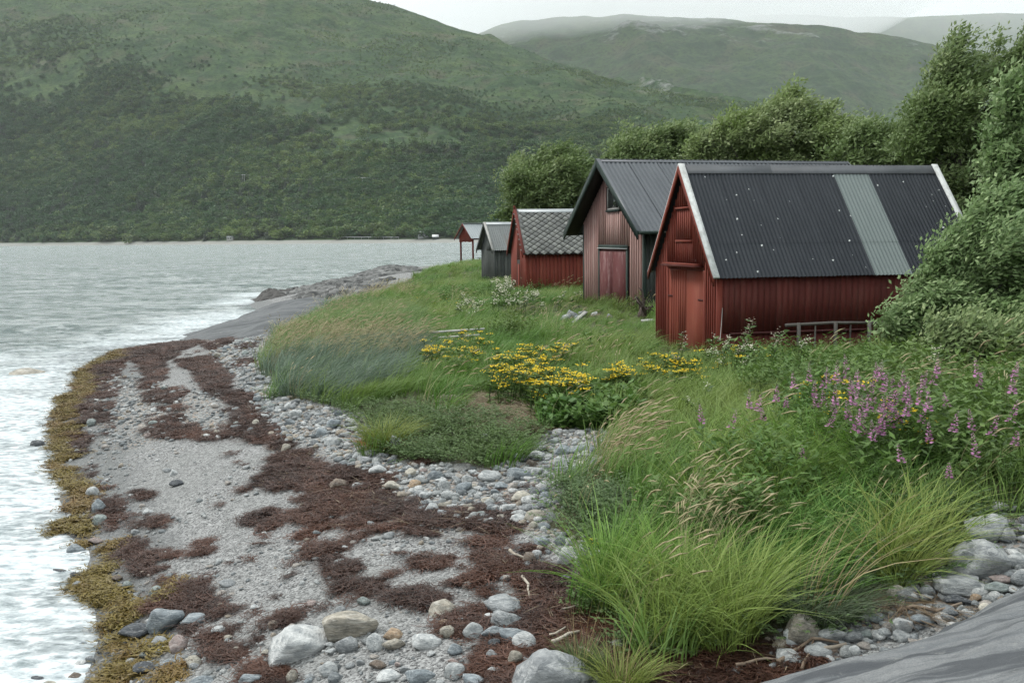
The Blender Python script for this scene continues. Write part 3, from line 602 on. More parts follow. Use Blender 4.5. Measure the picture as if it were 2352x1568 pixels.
# ---- large faded boathouse
def shed_two():
    B = (4.16, 32.73); zb = 1.4; e = 4.5-zb; w_, rise, Ln, yaw = 7.48, 2.57, 10.25, 15.5
    R = shed_root('boathouse', 'tall boathouse with faded pinkish boards, green trim and grey metal roof', 'boathouse', B, yaw, zb)
    ov, og = .75, .50; hw = w_/2; p = math.atan2(rise, hw); sl = math.hypot(rise, hw)
    zt = lambda y: e-.12+rise*(1-abs(y-hw)/hw)
    body(R, og+.06, Ln-.4, ov+.03, w_-ov-.03, 0, zt(ov), zt(hw)-.02, M['dkred'])
    wl = w_-2*ov
    dy0, dy1, dz = ov+.254*wl, ov+.693*wl, 2.42
    wy0, wy1, wz0, wz1 = ov+.375*wl, ov+.55*wl, 3.98, 4.66
    gable_boards(R, og+.05, ov, w_-ov, -.2, zt, .125, .085, .04, M['pink'], holes=[(dy0-.14, dy1+.14, -1, dz+.2), (wy0-.1, wy1+.1, wz0-.14, wz1+.1)])
    for a, b in ((dy0-.002, (dy0+dy1)/2-.008), ((dy0+dy1)/2+.008, dy1)): box('door', og+.0, og+.05, a, b, -.15, dz, M['scuff'], R)
    for a, b in ((dy0-.13, dy0-.006), (dy1+.006, dy1+.13)): box('door_frame', og-.01, og+.05, a, b, -.2, dz+.1, M['green'], R)
    box('door_lintel', og-.01, og+.05, dy0-.13, dy1+.13, dz+.1, dz+.24, M['green'], R)
    box('drip_strip', og-.05, og-.012, dy0-.16, dy1+.16, dz+.10, dz+.125, M['white'], R)
    W = box('window', og+.03, og+.052, wy0, wy1, wz0, wz1, M['glass'], R)
    for a, b, c, d in ((wy0-.06, wy0, wz0-.06, wz1+.06), (wy1, wy1+.06, wz0-.06, wz1+.06), (wy0, wy1, wz0-.06, wz0), (wy0, wy1, wz1, wz1+.06)): box('window_frame', og-.005, og+.05, a, b, c, d, M['grey'], W)
    box('window_sill', og-.05, og+.05, wy0-.1, wy1+.1, wz0-.13, wz0-.065, M['green'], R)
    for y in (ov-.035, w_-ov-.085): box('corner_board', og-.0, og+.10, y, y+.12, -.2, zt(ov)-.05, M['green'], R)
    side_boards(R, ov+.03, og+.11, Ln-.42, -.2, e+.1, .15, .01, .025, M['greydk'])  # shade under the eave put into the dark colour of these boards
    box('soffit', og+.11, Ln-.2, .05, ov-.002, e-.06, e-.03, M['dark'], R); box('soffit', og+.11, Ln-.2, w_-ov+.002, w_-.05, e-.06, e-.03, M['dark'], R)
    cm = corr_mesh('roof_sheet', (Ln)/9+.03, sl+.08, .17, .017, 6); cm.materials.append(M['steel'])
    for i in range(9):
        o = add('roof_sheet', cm, None, R); slope_obj(o, i*Ln/9-.01, -.04, e+.02+(.005 if i % 2 else 0), p)
        o = add('roof_sheet', cm, None, R); slope_obj(o, (i+1)*Ln/9+.01, w_+.04, e+.02+(.005 if i % 2 else 0), p, True)
    for sgn in (-1, 1):
        z2 = e+rise+.06-.16*math.tan(p); ya = hw+sgn*.16
        hexa('ridge_cap', [(-.03, ya, z2), (Ln+.02, ya, z2), (Ln+.02, hw, e+rise+.06), (-.03, hw, e+rise+.06), (-.03, ya, z2+.014), (Ln+.02, ya, z2+.014), (Ln+.02, hw, e+rise+.075), (-.03, hw, e+rise+.075)], M['steel'], R)
        for xa, xb in ((-.05, -.012), (Ln+.012, Ln+.05)):
            yb = -.05 if sgn < 0 else w_+.05
            bargeboard(R, 'bargeboard', xa, xb, yb, e-.05*math.tan(p)+.055, hw+.001*sgn, e+rise+.055, .27, M['green'])
            bargeboard(R, 'verge_flashing', xa-.004, xb+.10 if xa < 0 else xb+.004, yb, e-.05*math.tan(p)+.085, hw+.001*sgn, e+rise+.087, .025, M['steel'])
        yy = .0 if sgn < 0 else w_
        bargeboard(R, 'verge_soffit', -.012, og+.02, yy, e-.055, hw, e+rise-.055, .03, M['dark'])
        gt = MB(); gt.tube([(0, yy+sgn*.07, e-.02), (Ln, yy+sgn*.07, e-.02)], [.055, .055], 8); gt.build('gutter', M['green'], R)
    return R
shed_two()
# ---- red boathouse under diamond slates
def shed_three():
    B = (.55, 46.19); zb = 1.3; e = 3.62-zb; w_, rise, Ln, yaw = 3.6, 2.0, 5.6, 11.5
    R = shed_root('boathouse', 'small red boathouse under a roof of grey diamond slates', 'boathouse', B, yaw, zb)
    ov, og = .14, .14; hw = w_/2; p = math.atan2(rise, hw); sl = math.hypot(rise, hw)
    zt = lambda y: e-.07+rise*(1-abs(y-hw)/hw)
    body(R, og+.03, Ln-.15, ov+.03, w_-ov-.03, 0, zt(ov), zt(hw)-.02, M['dkred'])
    gable_boards(R, og+.03, ov, w_-ov, -.2, zt, .16, .012, .025, M['red1'], holes=[(1.35, 2.0, -1, 2.0)])
    box('doorway_shade_panel', og-.0, og+.028, 1.34, 2.0, -.2, 2.0, M['dark'], R)  # flush dark panel, the shade of the opening painted as colour
    dr = MB(); dr.box(0, .04, 0, .62, 0, 1.95); o = dr.build('door', M['red1'], R); o.location = (og-.03, 1.36, -.15); o.rotation_euler = (0, 0, math.radians(0)); o.scale = (1, .62, 1)
    side_boards(R, ov+.03, og, Ln-.17, -.25, e+.05, .17, .012, .025, M['red1'])
    box('corner_board', og-.02, og+.1, ov-.03, ov-.002, -.2, e-.02, M['red1'], R)
    dk = [(0., -.06, e-.06*rise/hw+.0), (Ln, -.06, e-.06*rise/hw), (Ln, hw, e+rise), (0., hw, e+rise)]
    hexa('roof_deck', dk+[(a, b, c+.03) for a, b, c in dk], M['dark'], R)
    dk = [(0., hw+.001, e+rise), (Ln, hw+.001, e+rise), (Ln, w_+.06, e-.06*rise/hw), (0., w_+.06, e-.06*rise/hw)]
    hexa('roof_deck', dk+[(a, b, c+.03) for a, b, c in dk], M['greydk'], R)
    tw, th_, pw_, ph_ = .345, .292, .385, .33      # diamonds: full diagonals along the ridge and up the slope
    me = np_mesh('slate', [(-tw/2, 0, .012), (0, -th_/2, .024), (tw/2, 0, .012), (0, th_/2, 0), (-tw/2, 0, 0), (0, -th_/2, .010), (tw/2, 0, 0), (0, th_/2, -.008)],
                 [[0, 1, 2, 3], [4, 7, 6, 5], [0, 4, 5, 1], [1, 5, 6, 2]]); me.materials.append(M['tile'])
    row = 0; v = .02; r = random.Random(3)
    while v < sl+.02:
        n_ = int(Ln/pw_); st = Ln/n_
        for i in range(n_+(1 if row % 2 else 0)):
            u = (i+.5-(.5 if row % 2 else 0))*st; u = min(max(u, .06), Ln-.06)
            o = add('slate', me, None, R); o.location = (u, v*math.cos(p)-.035*math.sin(p), e+v*math.sin(p)+.035*math.cos(p)+.0); o.rotation_euler = (p+r.uniform(-.012, .012), r.uniform(-.012, .012), r.uniform(-.02, .02))
        v += ph_/2*.98; row += 1
    for sgn in (-1, 1):
        z2 = e+rise+.07-.14*math.tan(p); ya = hw+sgn*.14
        hexa('ridge_cap', [(0, ya, z2), (Ln, ya, z2), (Ln, hw, e+rise+.07), (0, hw, e+rise+.07), (0, ya, z2+.014), (Ln, ya, z2+.014), (Ln, hw, e+rise+.085), (0, hw, e+rise+.085)], M['zinc'], R)
        yb = -.08 if sgn < 0 else w_+.08
        for xa, xb in ((-.04, -.002), (Ln+.002, Ln+.04)): bargeboard(R, 'bargeboard', xa, xb, yb, e-.08*math.tan(p)+.09, hw+.001*sgn, e+rise+.13, .2, M['red1'])
        bargeboard(R, 'verge_board', -.045, .09, yb, e-.08*math.tan(p)+.118, hw+.001*sgn, e+rise+.155, .022, M['red1d'])
    box('finial', -.045, .03, hw-.05, hw+.05, e+rise+.1, e+rise+.24, M['red1'], R)
    return R
shed_three()
# ---- dark grey shed, rusting roof
def shed_four():
    B = (-1.08, 57.52); zb = 1.25; e = 3.69-zb; w_, rise, Ln, yaw = 2.75, 1.5, 3.9, 20.1
    R = shed_root('shed', 'weathered dark grey shed with a rust-streaked corrugated roof', 'shed', B, yaw, zb)
    ov, og = .16, .2; hw = w_/2; p = math.atan2(rise, hw); sl = math.hypot(rise, hw)
    zt = lambda y: e-.05+rise*(1-abs(y-hw)/hw)
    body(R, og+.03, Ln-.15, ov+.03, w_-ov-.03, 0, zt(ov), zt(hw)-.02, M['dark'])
    gable_boards(R, og+.03, ov, w_-ov, -.2, zt, .17, .012, .025, M['greydk'])
    side_boards(R, ov+.03, og, Ln-.17, -.2, e+.02, .2, .015, .025, M['greydk'])
    cm = corr_mesh('roof_sheet', Ln/4+.02, sl+.1, .13, .016)
    for i in range(4):
        me = cm.copy(); me.materials.append(M['rusty'])
        n_ = len(me.vertices)//2; attr(me, 'rustiness', np.concatenate([np.full(n_, [.05, .24, .40, .45][i]), np.full(n_, [-.15, -.05, .08, .2][i])]))
        o = add('roof_sheet', me, None, R); slope_obj(o, i*Ln/4-.01, -.08, e-.08*rise/hw+.02+(.006 if i % 2 else 0), p)
        o = add('roof_sheet', me, None, R); slope_obj(o, (i+1)*Ln/4+.01, w_+.08, e-.08*rise/hw+.02+(.006 if i % 2 else 0), p, True)
    for sgn in (-1, 1):
        yb = -.1 if sgn < 0 else w_+.1
        bargeboard(R, 'bargeboard', -.05, -.012, yb, e-.1*math.tan(p)+.05, hw+.001*sgn, e+rise+.05, .2, M['greydk'])
        bargeboard(R, 'verge_board', -.055, .09, yb, e-.1*math.tan(p)+.085, hw+.001*sgn, e+rise+.085, .025, M['grey'])
        z2 = e+rise+.06-.14*math.tan(p); ya = hw+sgn*.14
        hexa('ridge_cap', [(.1, ya, z2), (Ln, ya, z2), (Ln, hw, e+rise+.06), (.1, hw, e+rise+.06), (.1, ya, z2+.014), (Ln, ya, z2+.014), (Ln, hw, e+rise+.075), (.1, hw, e+rise+.075)], M['zinc'], R)
    box('hatch', og-.0, og+.02, hw-.6, hw+.2, e-.1, e+.45, M['greydk'], R)
    return R
shed_four()
# ---- open shelter at the point, with its picnic table
def shelter():
    B = (-3.97, 100.14); zb = 1.35; e = 4.27-zb; w_, rise, Ln, yaw = 3.15, 1.48, 5.3, 34.4
    R = shed_root('picnic_shelter', 'open shelter on red posts with a red gable at the end of the point', 'shelter', B, yaw, zb)
    ov, og = .3, .3; hw = w_/2; p = math.atan2(rise, hw); sl = math.hypot(rise, hw)
    for x in (og+.1, Ln-og-.2):
        for y in (ov+.05, w_-ov-.17): box('post', x, x+.14, y, y+.14, -.3, e+.1, M['red1d'], R)
    for x in (og+.05, Ln-og-.15): gable_boards(R, x+.03, ov, w_-ov, e-.35, lambda y: e-.04+rise*(1-abs(y-hw)/hw), .2, .01, .03, M['red1'])
    for y in (ov+.06, w_-ov-.16): box('beam', og+.1, Ln-og, y, y+.1, e-.14, e+.06, M['red1d'], R)
    cm = corr_mesh('roof_sheet', Ln/5+.02, sl+.1, .26, .022); cm.materials.append(M['zinc'])
    for i in range(5):
        o = add('roof_sheet', cm, None, R); slope_obj(o, i*Ln/5-.01, -.05, e+.0, p)
        o = add('roof_sheet', cm, None, R); slope_obj(o, (i+1)*Ln/5+.01, w_+.05, e+.0, p, True)
    for sgn in (-1, 1):
        yb = -.06 if sgn < 0 else w_+.06
        for xa in (-.05, Ln+.012): bargeboard(R, 'bargeboard', xa, xa+.038, yb, e-.06*math.tan(p)+.05, hw+.001*sgn, e+rise+.05, .2, M['red1d'])
    bargeboard(R, 'ridge_cap', 0, Ln, hw-.15, e+rise-.02, hw+.15, e+rise-.02, .0 if False else .03, M['zinc'], .09)
    c = Matrix.Rotation(math.radians(yaw), 3, 'Z')@Vector((2.4, 1.1, 0))
    T = thing('picnic_table', 'dark wooden picnic table with benches under the open shelter', 'table', (B[0]+c[0], B[1]+c[1], float(H(B[0]+c[0], B[1]+c[1]))), math.radians(yaw))
    for k in range(3): box('table_board', -.85, .85, -.36+k*.25, -.13+k*.25, .70, .745, M['dark'], T)
    for y in (-.78, .55): box('bench_board', -.85, .85, y, y+.24, .42, .46, M['dark'], T)
    for x in (-.6, .55):
        g = MB(); g.tube([(x, -.65, 0), (x, -.2, .70)], [.04, .04], 5); g.tube([(x, .65, 0), (x, .2, .70)], [.04, .04], 5); g.box(x-.03, x+.03, -.75, .78, .37, .42); g.build('trestle', M['dark'], T)
shelter()
# ------------------------------------------------------------------ trees and willow scrub
WIND = np.array([.94, .25, 0.])
def leaf_quads(c, d, nrm, l, w_):
    s = np.cross(d, nrm); s /= np.linalg.norm(s, axis=1)[:, None]+1e-9
    l = l[:, None]; w_ = w_[:, None]
    V = np.stack([c, c+d*l*.45+s*w_, c+d*l, c+d*l*.45-s*w_], 1).reshape(-1, 3)
    return V, np.arange(len(V)).reshape(-1, 4)
def unit(v): return v/(np.linalg.norm(v, axis=-1, keepdims=True)+1e-9)
M['bark'] = paint_mat('grey_bark', (.055, .05, .042), (.08, .072, .06), (.12, .115, .10), .4, (14, 14, 5))
LEAFM = {'willow': leaf_mat('willow_leaf', (.105, .160, .048), (.44, .49, .26), (.17, .235, .070), .3, False),
         'grey': leaf_mat('grey_willow_leaf', (.085, .155, .048), (.36, .45, .22), (.14, .22, .075), .3, False),
         'dark': leaf_mat('birch_leaf', (.075, .130, .040), (.35, .41, .19), (.13, .19, .062), .3, False)}
def tree(name, label, px0, D, ell, nclump, m_, leaf, mat, seed, rc=.45, lean=.5, group=None, cat='tree', floor=None):
    """ell: crown masses (px, py, rx, ry) seen at distance D -> real ellipsoids; px0: trunk foot column"""
    r = np.random.default_rng(seed); q = ray(px0, 560); X0, Y0 = q[0]/q[1]*D, D; Z0 = float(H(X0, Y0))
    R = thing(name, label, cat, (X0, Y0, Z0), 0, group); org = np.array([X0, Y0, Z0])
    cs = []; vol = np.array([e[2]*e[3]*min(e[2], e[3]*1.3) for e in ell], float); vol /= vol.sum()
    cen = []
    for (ex, ey, rx, ry), v in zip(ell, vol):
        dd = ray(ex, ey); c = CAM+dd*D/dd[1]; a = .9*np.array([rx, min(rx, ry*1.4), ry])*D/FPX*np.linalg.norm(dd)/dd[1]
        n_ = max(3, int(nclump*v)); ns = max(5, int(7+32*v)); q_ = unit(r.normal(size=(ns, 3))+[0, -.2, .15])*r.uniform(.55, 1.02, (ns, 1))
        p = q_[r.integers(0, ns, n_)]+r.normal(size=(n_, 3))*.155; ou = r.random((n_, 1)) < .14; p = np.where(ou, p*r.uniform(1.05, 1.38, (n_, 1))+[.12, 0, .06], p)
        lump = 1+.10*np.sin(p[:, :1]*5+ex)
        cs.append(c+p*a*lump*.93); cen.append((c, a))
    cs = np.concatenate(cs); cs = cs[cs[:, 2] > H(cs[:, 0], cs[:, 1])+.15]
    n_ = len(cs); k = np.repeat(np.arange(n_), m_); sz = r.uniform(.45, 1.35, n_)*rc
    off = r.normal(size=(n_*m_, 3))*.5; off = off*np.minimum(1, 1.1/np.linalg.norm(off, axis=1))[:, None]
    off += WIND*off[:, 2:3]*.35
    ax = unit(unit(cs-np.mean(cs, 0))*.8+WIND*.9+[0, 0, .35]+r.normal(size=(n_, 3))*.35); c = cs[k]+off*sz[k][:, None]*np.array([.72, .72, .55])+ax[k]*(r.uniform(-.9, 1.3, n_*m_)*sz[k])[:, None]
    d = unit(off*.5+ax[k]*.5+WIND*lean+r.normal(size=(n_*m_, 3))*.45+[0, 0, .05]); nr = unit(np.array([0, -.15, 1.])+r.normal(size=(n_*m_, 3))*.6+off*.5)
    l = leaf*r.uniform(.7, 1.3, n_*m_); V, F = leaf_quads(c-org, d, nr, l, l*r.uniform(.17, .27, n_*m_))
    me = np_mesh('crown', V, F)
    sh = np.clip(.16+.22*r.random(n_)[k]+(r.random(n_*m_) < .34)*.6*r.random(n_*m_), 0, 1); attr(me, 'shade', np.repeat(sh, 4))
    add('crown', me, LEAFM[mat], R)
    t = MB(); top = max(cen, key=lambda q_: q_[0][2])[0]-org; h = top[2]
    n_st = 3 if len(cen) > 2 else 2
    for s_ in range(n_st):
        an = r.uniform(0, 6.28); b = np.array([math.cos(an), math.sin(an), 0])*.25
        tgt = cen[s_ % len(cen)][0]-org
        path = [b*.6-[0, 0, .2], b+tgt*.25+r.normal(size=3)*.1, tgt*.6+r.normal(size=3)*.2, tgt]
        rr = .035*h; t.tube(path, [rr, rr*.75, rr*.5, rr*.2], 7)
    t.build('trunk', M['bark'], R, True)
    lb = MB()
    for s_ in range(26):
        ci, ai = cen[s_ % len(cen)]; p0 = (ci-org)*r.uniform(.35, .9); tgt = cs[r.integers(n_)]-org
        if np.linalg.norm(tgt-p0) > 4.5*max(1, D/30): continue
        mid = (p0+tgt)/2+r.normal(size=3)*.15+[0, 0, .1]; rr = .011*h; lb.tube([p0, mid, tgt], [rr, rr*.6, rr*.2], 5)
    if lb.V: lb.build('limb', M['bark'], R, True)
    return R
tree('willow_tree', 'dense round dark willow standing behind the diamond-slated boathouse', 1255, 66, [(1250, 430, 88, 78), (1215, 450, 66, 66), (1300, 415, 60, 62), (1258, 375, 50, 32), (1190, 490, 42, 50), (1310, 470, 60, 60)], 574, 143, 0.230, 'dark', 1, .62)
tree('willow_tree', 'low spreading willow showing over the left of the grey metal roof', 1500, 60, [(1480, 350, 95, 42), (1560, 335, 70, 40), (1430, 370, 60, 34), (1520, 400, 110, 50)], 459, 117, 0.220, 'dark', 2, .6)
tree('willow_tree', 'broad pale willow rising over the middle of the grey metal roof', 1790, 52, [(1790, 330, 130, 70), (1825, 265, 62, 42), (1700, 320, 95, 55), (1890, 330, 75, 62), (1650, 345, 60, 44), (1800, 400, 150, 60)], 697, 143, 0.200, 'willow', 3, .56)
tree('birch_tree', 'dark green birch in the gap between the broad willow and the tall trees', 2010, 46, [(2000, 350, 80, 48), (2060, 340, 60, 50), (1960, 335, 40, 30), (2030, 420, 90, 60)], 369, 117, 0.190, 'dark', 4, .5)
tree('rowan_tree', 'tall dark tree with two wind-blown peaks behind the near boathouse', 2210, 33, [(2205, 110, 34, 52), (2190, 190, 62, 60), (2150, 260, 90, 70), (2230, 250, 90, 90), (2330, 130, 55, 60), (2330, 230, 80, 90), (2200, 350, 130, 90), (2120, 330, 70, 60), (2330, 360, 110, 90), (2260, 440, 120, 80)], 1066, 130, 0.150, 'dark', 5, .46)
tree('willow_tree', 'tall grey willow at the right edge of the picture', 2400, 22, [(2380, 260, 95, 80), (2420, 170, 80, 80), (2360, 380, 92, 90), (2420, 480, 120, 110), (2350, 520, 90, 90)], 656, 110, 0.144, 'grey', 6, .36)
tree('willow_bush', 'large wind-bent grey willow bush against the end of the near boathouse', 2230, 18.2, [(2265, 590, 105, 85), (2200, 690, 120, 85), (2150, 640, 64, 55), (2310, 520, 85, 66), (2130, 735, 80, 60), (2240, 765, 140, 60), (2360, 640, 110, 110), (2262, 505, 44, 42), (2380, 770, 100, 75), (2085, 740, 44, 44)], 1066, 120, 0.106, 'grey', 7, .29, .8, cat='bush')
tree('willow_bush', 'low dark willow thicket at the right edge below the grey bush', 2330, 15.5, [(2280, 800, 110, 60), (2370, 800, 100, 90), (2190, 800, 70, 44), (2440, 850, 100, 90)], 459, 110, 0.098, 'dark', 8, .25, .8, cat='bush')
for i, (px, D, t_, lab) in enumerate([(1640, 75, 395, 'far birch half hidden behind the grey metal roof'), (2480, 40, 160, 'tall birch beyond the right edge of the picture'), (2600, 28, 320, 'leafy willow beyond the right edge of the picture')]):
    tree('birch_tree', lab, px, D, [(px, t_+60, 90*40/D*1.2, 70*40/D), (px+40, t_+140, 100*40/D, 80*40/D), (px-40, t_+150, 80*40/D, 80*40/D)], 260, 50, .3, 'dark', 20+i, .6)
# ------------------------------------------------------------------ scattered plants (stuff)
def blades(n, h, wid, spread, bend, seed, seg=4, wind=.7, hv=.3, lean0=.15, shade=(0, 1)):
    r = np.random.default_rng(seed); t = np.linspace(0, 1, seg+1)
    hh = h*r.uniform(1-hv, 1+hv, n); ang = r.uniform(0, 6.283, n); rad = spread*np.sqrt(r.random(n))
    base = np.stack([rad*np.cos(ang), rad*np.sin(ang), np.zeros(n)], 1)
    rd = np.stack([np.cos(ang), np.sin(ang), 0*ang], 1)+r.normal(size=(n, 3))*.5; rd[:, 2] = 0
    bd = unit(WIND*wind+rd*(1-wind)); b = bend*r.uniform(.5, 1.4, n)
    P = base[:, None]+np.stack([np.zeros((n, seg+1)), np.zeros((n, seg+1)), hh[:, None]*(t-.32*b[:, None]*t**2.4)], -1)
    P = P+bd[:, None]*(hh*b)[:, None, None]*(t**2*.85)[None, :, None]+unit(rd)[:, None]*(hh*lean0)[:, None, None]*t[None, :, None]
    s = np.stack([-bd[:, 1], bd[:, 0], np.zeros(n)], 1)+r.normal(size=(n, 3))*.5; s = unit(s)
    wd = wid*r.uniform(.7, 1.3, n)[:, None]*np.where(t < .25, .75+t, 1-((t-.25)/.75)**1.7)[None]*.5+wid*.04
    A = P+s[:, None]*wd[..., None]; Bq = P-s[:, None]*wd[..., None]
    V = np.stack([A, Bq], 2).reshape(-1, 3); st = 2*(seg+1)
    k = np.arange(seg); q = np.stack([2*k, 2*k+1, 2*k+3, 2*k+2], -1)
    F = (np.arange(n)[:, None, None]*st+q[None]).reshape(-1, 4)
    sh = np.repeat(r.uniform(shade[0], shade[1], n), st)
    return V, F, sh, P
def proto(name, parts, mat):
    V = np.concatenate([p[0] for p in parts]); o = 0; F = []
    for p in parts: F.append(p[1]+o); o += len(p[0])
    me = np_mesh(name, V, np.concatenate(F), True); attr(me, 'shade', np.concatenate([p[2] for p in parts])); me.materials.append(mat); return me
def scatter(name, label, cat, P, meshes, scale, rz, tint, tilt=None, kind='stuff'):
    """lay copies of a few small plants / pieces on the land as one mass"""
    n = len(P); r = np.random.default_rng(n)
    me = bpy.data.meshes.new(name); me.vertices.add(n); me.vertices.foreach_set('co', np.asarray(P, np.float32).ravel()); me.update()
    rot = np.zeros((n, 3)); rot[:, 2] = rz
    if tilt is not None: rot[:, :2] = tilt
    attr(me, 'rot', rot); attr(me, 'scl', np.asarray(scale) if np.ndim(scale) == 2 else np.repeat(np.asarray(scale)[:, None], 3, 1)); attr(me, 'tint', tint)
    a = me.attributes.new('pick', 'INT', 'POINT'); a.data.foreach_set('value', r.integers(0, len(meshes), n).astype(np.int32))
    col = bpy.data.collections.new(name+'_kinds')
    for i, q in enumerate(meshes): col.objects.link(bpy.data.objects.new('%s_kind_%02d' % (name, i), q))
    g = bpy.data.node_groups.new(name, 'GeometryNodeTree'); g.is_modifier = True
    g.interface.new_socket('Geometry', in_out='INPUT', socket_type='NodeSocketGeometry'); g.interface.new_socket('Geometry', in_out='OUTPUT', socket_type='NodeSocketGeometry')
    gi = g.nodes.new('NodeGroupInput'); go = g.nodes.new('NodeGroupOutput'); iop = g.nodes.new('GeometryNodeInstanceOnPoints'); ci = g.nodes.new('GeometryNodeCollectionInfo')
    ci.inputs[0].default_value = col; ci.inputs[1].default_value = True; ci.inputs[2].default_value = True
    def na(nm, ty):
        q = g.nodes.new('GeometryNodeInputNamedAttribute'); q.data_type = ty; q.inputs[0].default_value = nm
        return [s for s in q.outputs if s.enabled][0]
    e2r = g.nodes.new('FunctionNodeEulerToRotation'); g.links.new(na('rot', 'FLOAT_VECTOR'), e2r.inputs[0])
    m2p = g.nodes.new('GeometryNodeMeshToPoints')
    g.links.new(gi.outputs[0], m2p.inputs[0]); g.links.new(m2p.outputs[0], iop.inputs['Points']); g.links.new(ci.outputs[0], iop.inputs['Instance'])
    iop.inputs['Pick Instance'].default_value = True; g.links.new(na('pick', 'INT'), iop.inputs['Instance Index'])
    g.links.new(e2r.outputs[0], iop.inputs['Rotation']); g.links.new(na('scl', 'FLOAT_VECTOR'), iop.inputs['Scale']); g.links.new(iop.outputs[0], go.inputs[0])
    o = add(name, me); md = o.modifiers.new('scatter', 'NODES'); md.node_group = g
    return tag(o, label, cat, kind=kind)
FOOT = []     # shed footprints kept free of plants
for B, w_, Ln, yaw in (((4.17, 20.57), 3.92, 6.3, 11.5), ((4.4, 33.4), 6.2, 9.8, 15.5), ((.6, 46.3), 3.4, 5.5, 11.5), ((-1., 57.7), 2.6, 3.7, 20.1)):
    a = math.radians(yaw); l = np.array([math.cos(a), math.sin(a)]); g = np.array([-math.sin(a), math.cos(a)]); b = np.array(B)+l*.12+g*.1
    FOOT.append([b, b+l*Ln, b+l*Ln+g*w_, b+g*w_])
def rings(rs, seed, xa=.62, xb=.66):
    r = np.random.default_rng(seed); out_ = []
    for y0, y1, dn in rs:
        x0, x1 = -xa*y1-1, xb*y1+2; n = int((x1-x0)*(y1-y0)*dn)
        out_.append(np.stack([r.uniform(x0, x1, n), r.uniform(y0, y1, n)], 1))
    p = np.concatenate(out_); u = p[:, 0]/(p[:, 1]+2)
    return p[(u > -xa) & (u < xb)]
def on_land(p, edge=0., seed=1):
    d = polydist(LANDW, p[:, 0], p[:, 1])*np.where(inpoly(LANDW, p[:, 0], p[:, 1]), 1, -1)
    k = d > edge+.28*fbm(p[:, 0]*1.3, p[:, 1]*1.3, 3, seed)
    for f in FOOT: k &= ~inpoly(f, p[:, 0], p[:, 1])
    return k
def WP(px): return np.array([ground_at(a, b)[:2] for a, b in px])
def z3d(p, dz=-.02): return np.column_stack([p, H(p[:, 0], p[:, 1])+dz])
ZLYME = WP([(596, 850), (605, 905), (645, 920), (770, 930), (900, 890), (985, 830), (960, 790), (820, 800), (700, 815)])
ZHUM = WP([(592, 850), (612, 800), (650, 765), (690, 738), (745, 708), (830, 700), (960, 710), (985, 800), (900, 890), (760, 928), (640, 918), (605, 900)])
ZLUSH = [WP(p) for p in ([(1362, 1370), (1400, 1425), (1480, 1470), (1530, 1530), (1600, 1540), (1760, 1475), (1840, 1440), (1730, 1330), (1500, 1290), (1400, 1300)], [(1970, 1330), (2030, 1376), (2165, 1303), (2205, 1240), (2050, 1225)], [(1560, 1190), (1640, 1070), (1780, 1020), (1980, 1050), (2060, 1110), (1900, 1170), (1740, 1230)])]
ZHERB = [WP(p) for p in ([(850, 985), (845, 1025), (880, 1052), (960, 1058), (1130, 1078), (1225, 1040), (1245, 985), (1290, 960), (1150, 955), (1040, 960), (1000, 930), (800, 935)], [(1275, 1150), (1258, 1210), (1330, 1252), (1400, 1275), (1500, 1230), (1450, 1130), (1330, 1090)], [(1225, 1050), (1320, 1040), (1310, 1090), (1235, 1095)], [(1880, 1370), (1960, 1350), (2010, 1390), (1940, 1430), (1860, 1440)])]
ZSTRAW = WP([(1045, 935), (1080, 905), (1180, 912), (1260, 950), (1235, 985), (1120, 990), (1050, 965)])
ZLAWN = WP([(1130, 705), (1330, 700), (1500, 730), (1500, 780), (1390, 790), (1250, 745), (1120, 735)])
ZRIGHT = WP([(1800, 1000), (1850, 880), (2000, 840), (2400, 830), (2700, 900), (2700, 1200), (2250, 1190), (2000, 1060)])
def inz(z, p): return inpoly(z, p[:, 0], p[:, 1])
GM = {'meadow': leaf_mat('meadow_grass_blade', (.058, .140, .024), (.135, .255, .052), (.20, .25, .065)),
      'lush': leaf_mat('lush_grass_blade', (.085, .185, .028), (.195, .335, .065), (.27, .29, .085)),
      'lyme': leaf_mat('lyme_grass_blade', (.085, .135, .088), (.155, .205, .145), (.17, .20, .10)),
      'seed': leaf_mat('ripe_seed_stalk', (.30, .235, .125), (.46, .385, .24), (.27, .27, .13), .2),
      'herb': leaf_mat('low_herb_leaf', (.060, .105, .038), (.125, .185, .075), (.085, .135, .035)),
      'tall': leaf_mat('tall_herb_leaf', (.045, .108, .022), (.105, .195, .042), (.14, .185, .05)),
      'straw': leaf_mat('dead_straw', (.20, .155, .10), (.36, .30, .20), (.13, .085, .05), .1)}
meadow_k = [proto('meadow', [blades(46, .40, .0085, .17, .8, 100+i)], GM['meadow']) for i in range(6)]
lush_k = [proto('lush', [blades(54, (.6, .72, .5, .66, .8, .55)[i], (.008, .0105, .0065, .009, .009, .012)[i], .15, (.7, .85, .6, 1., .75, .8)[i], 120+i, 5, .45, .45)], GM['lush']) for i in range(6)]
lyme_k = [proto('lyme', [blades(30, .66, .0105, .16, 1., 140+i, 5, .75)], GM['lyme']) for i in range(5)]
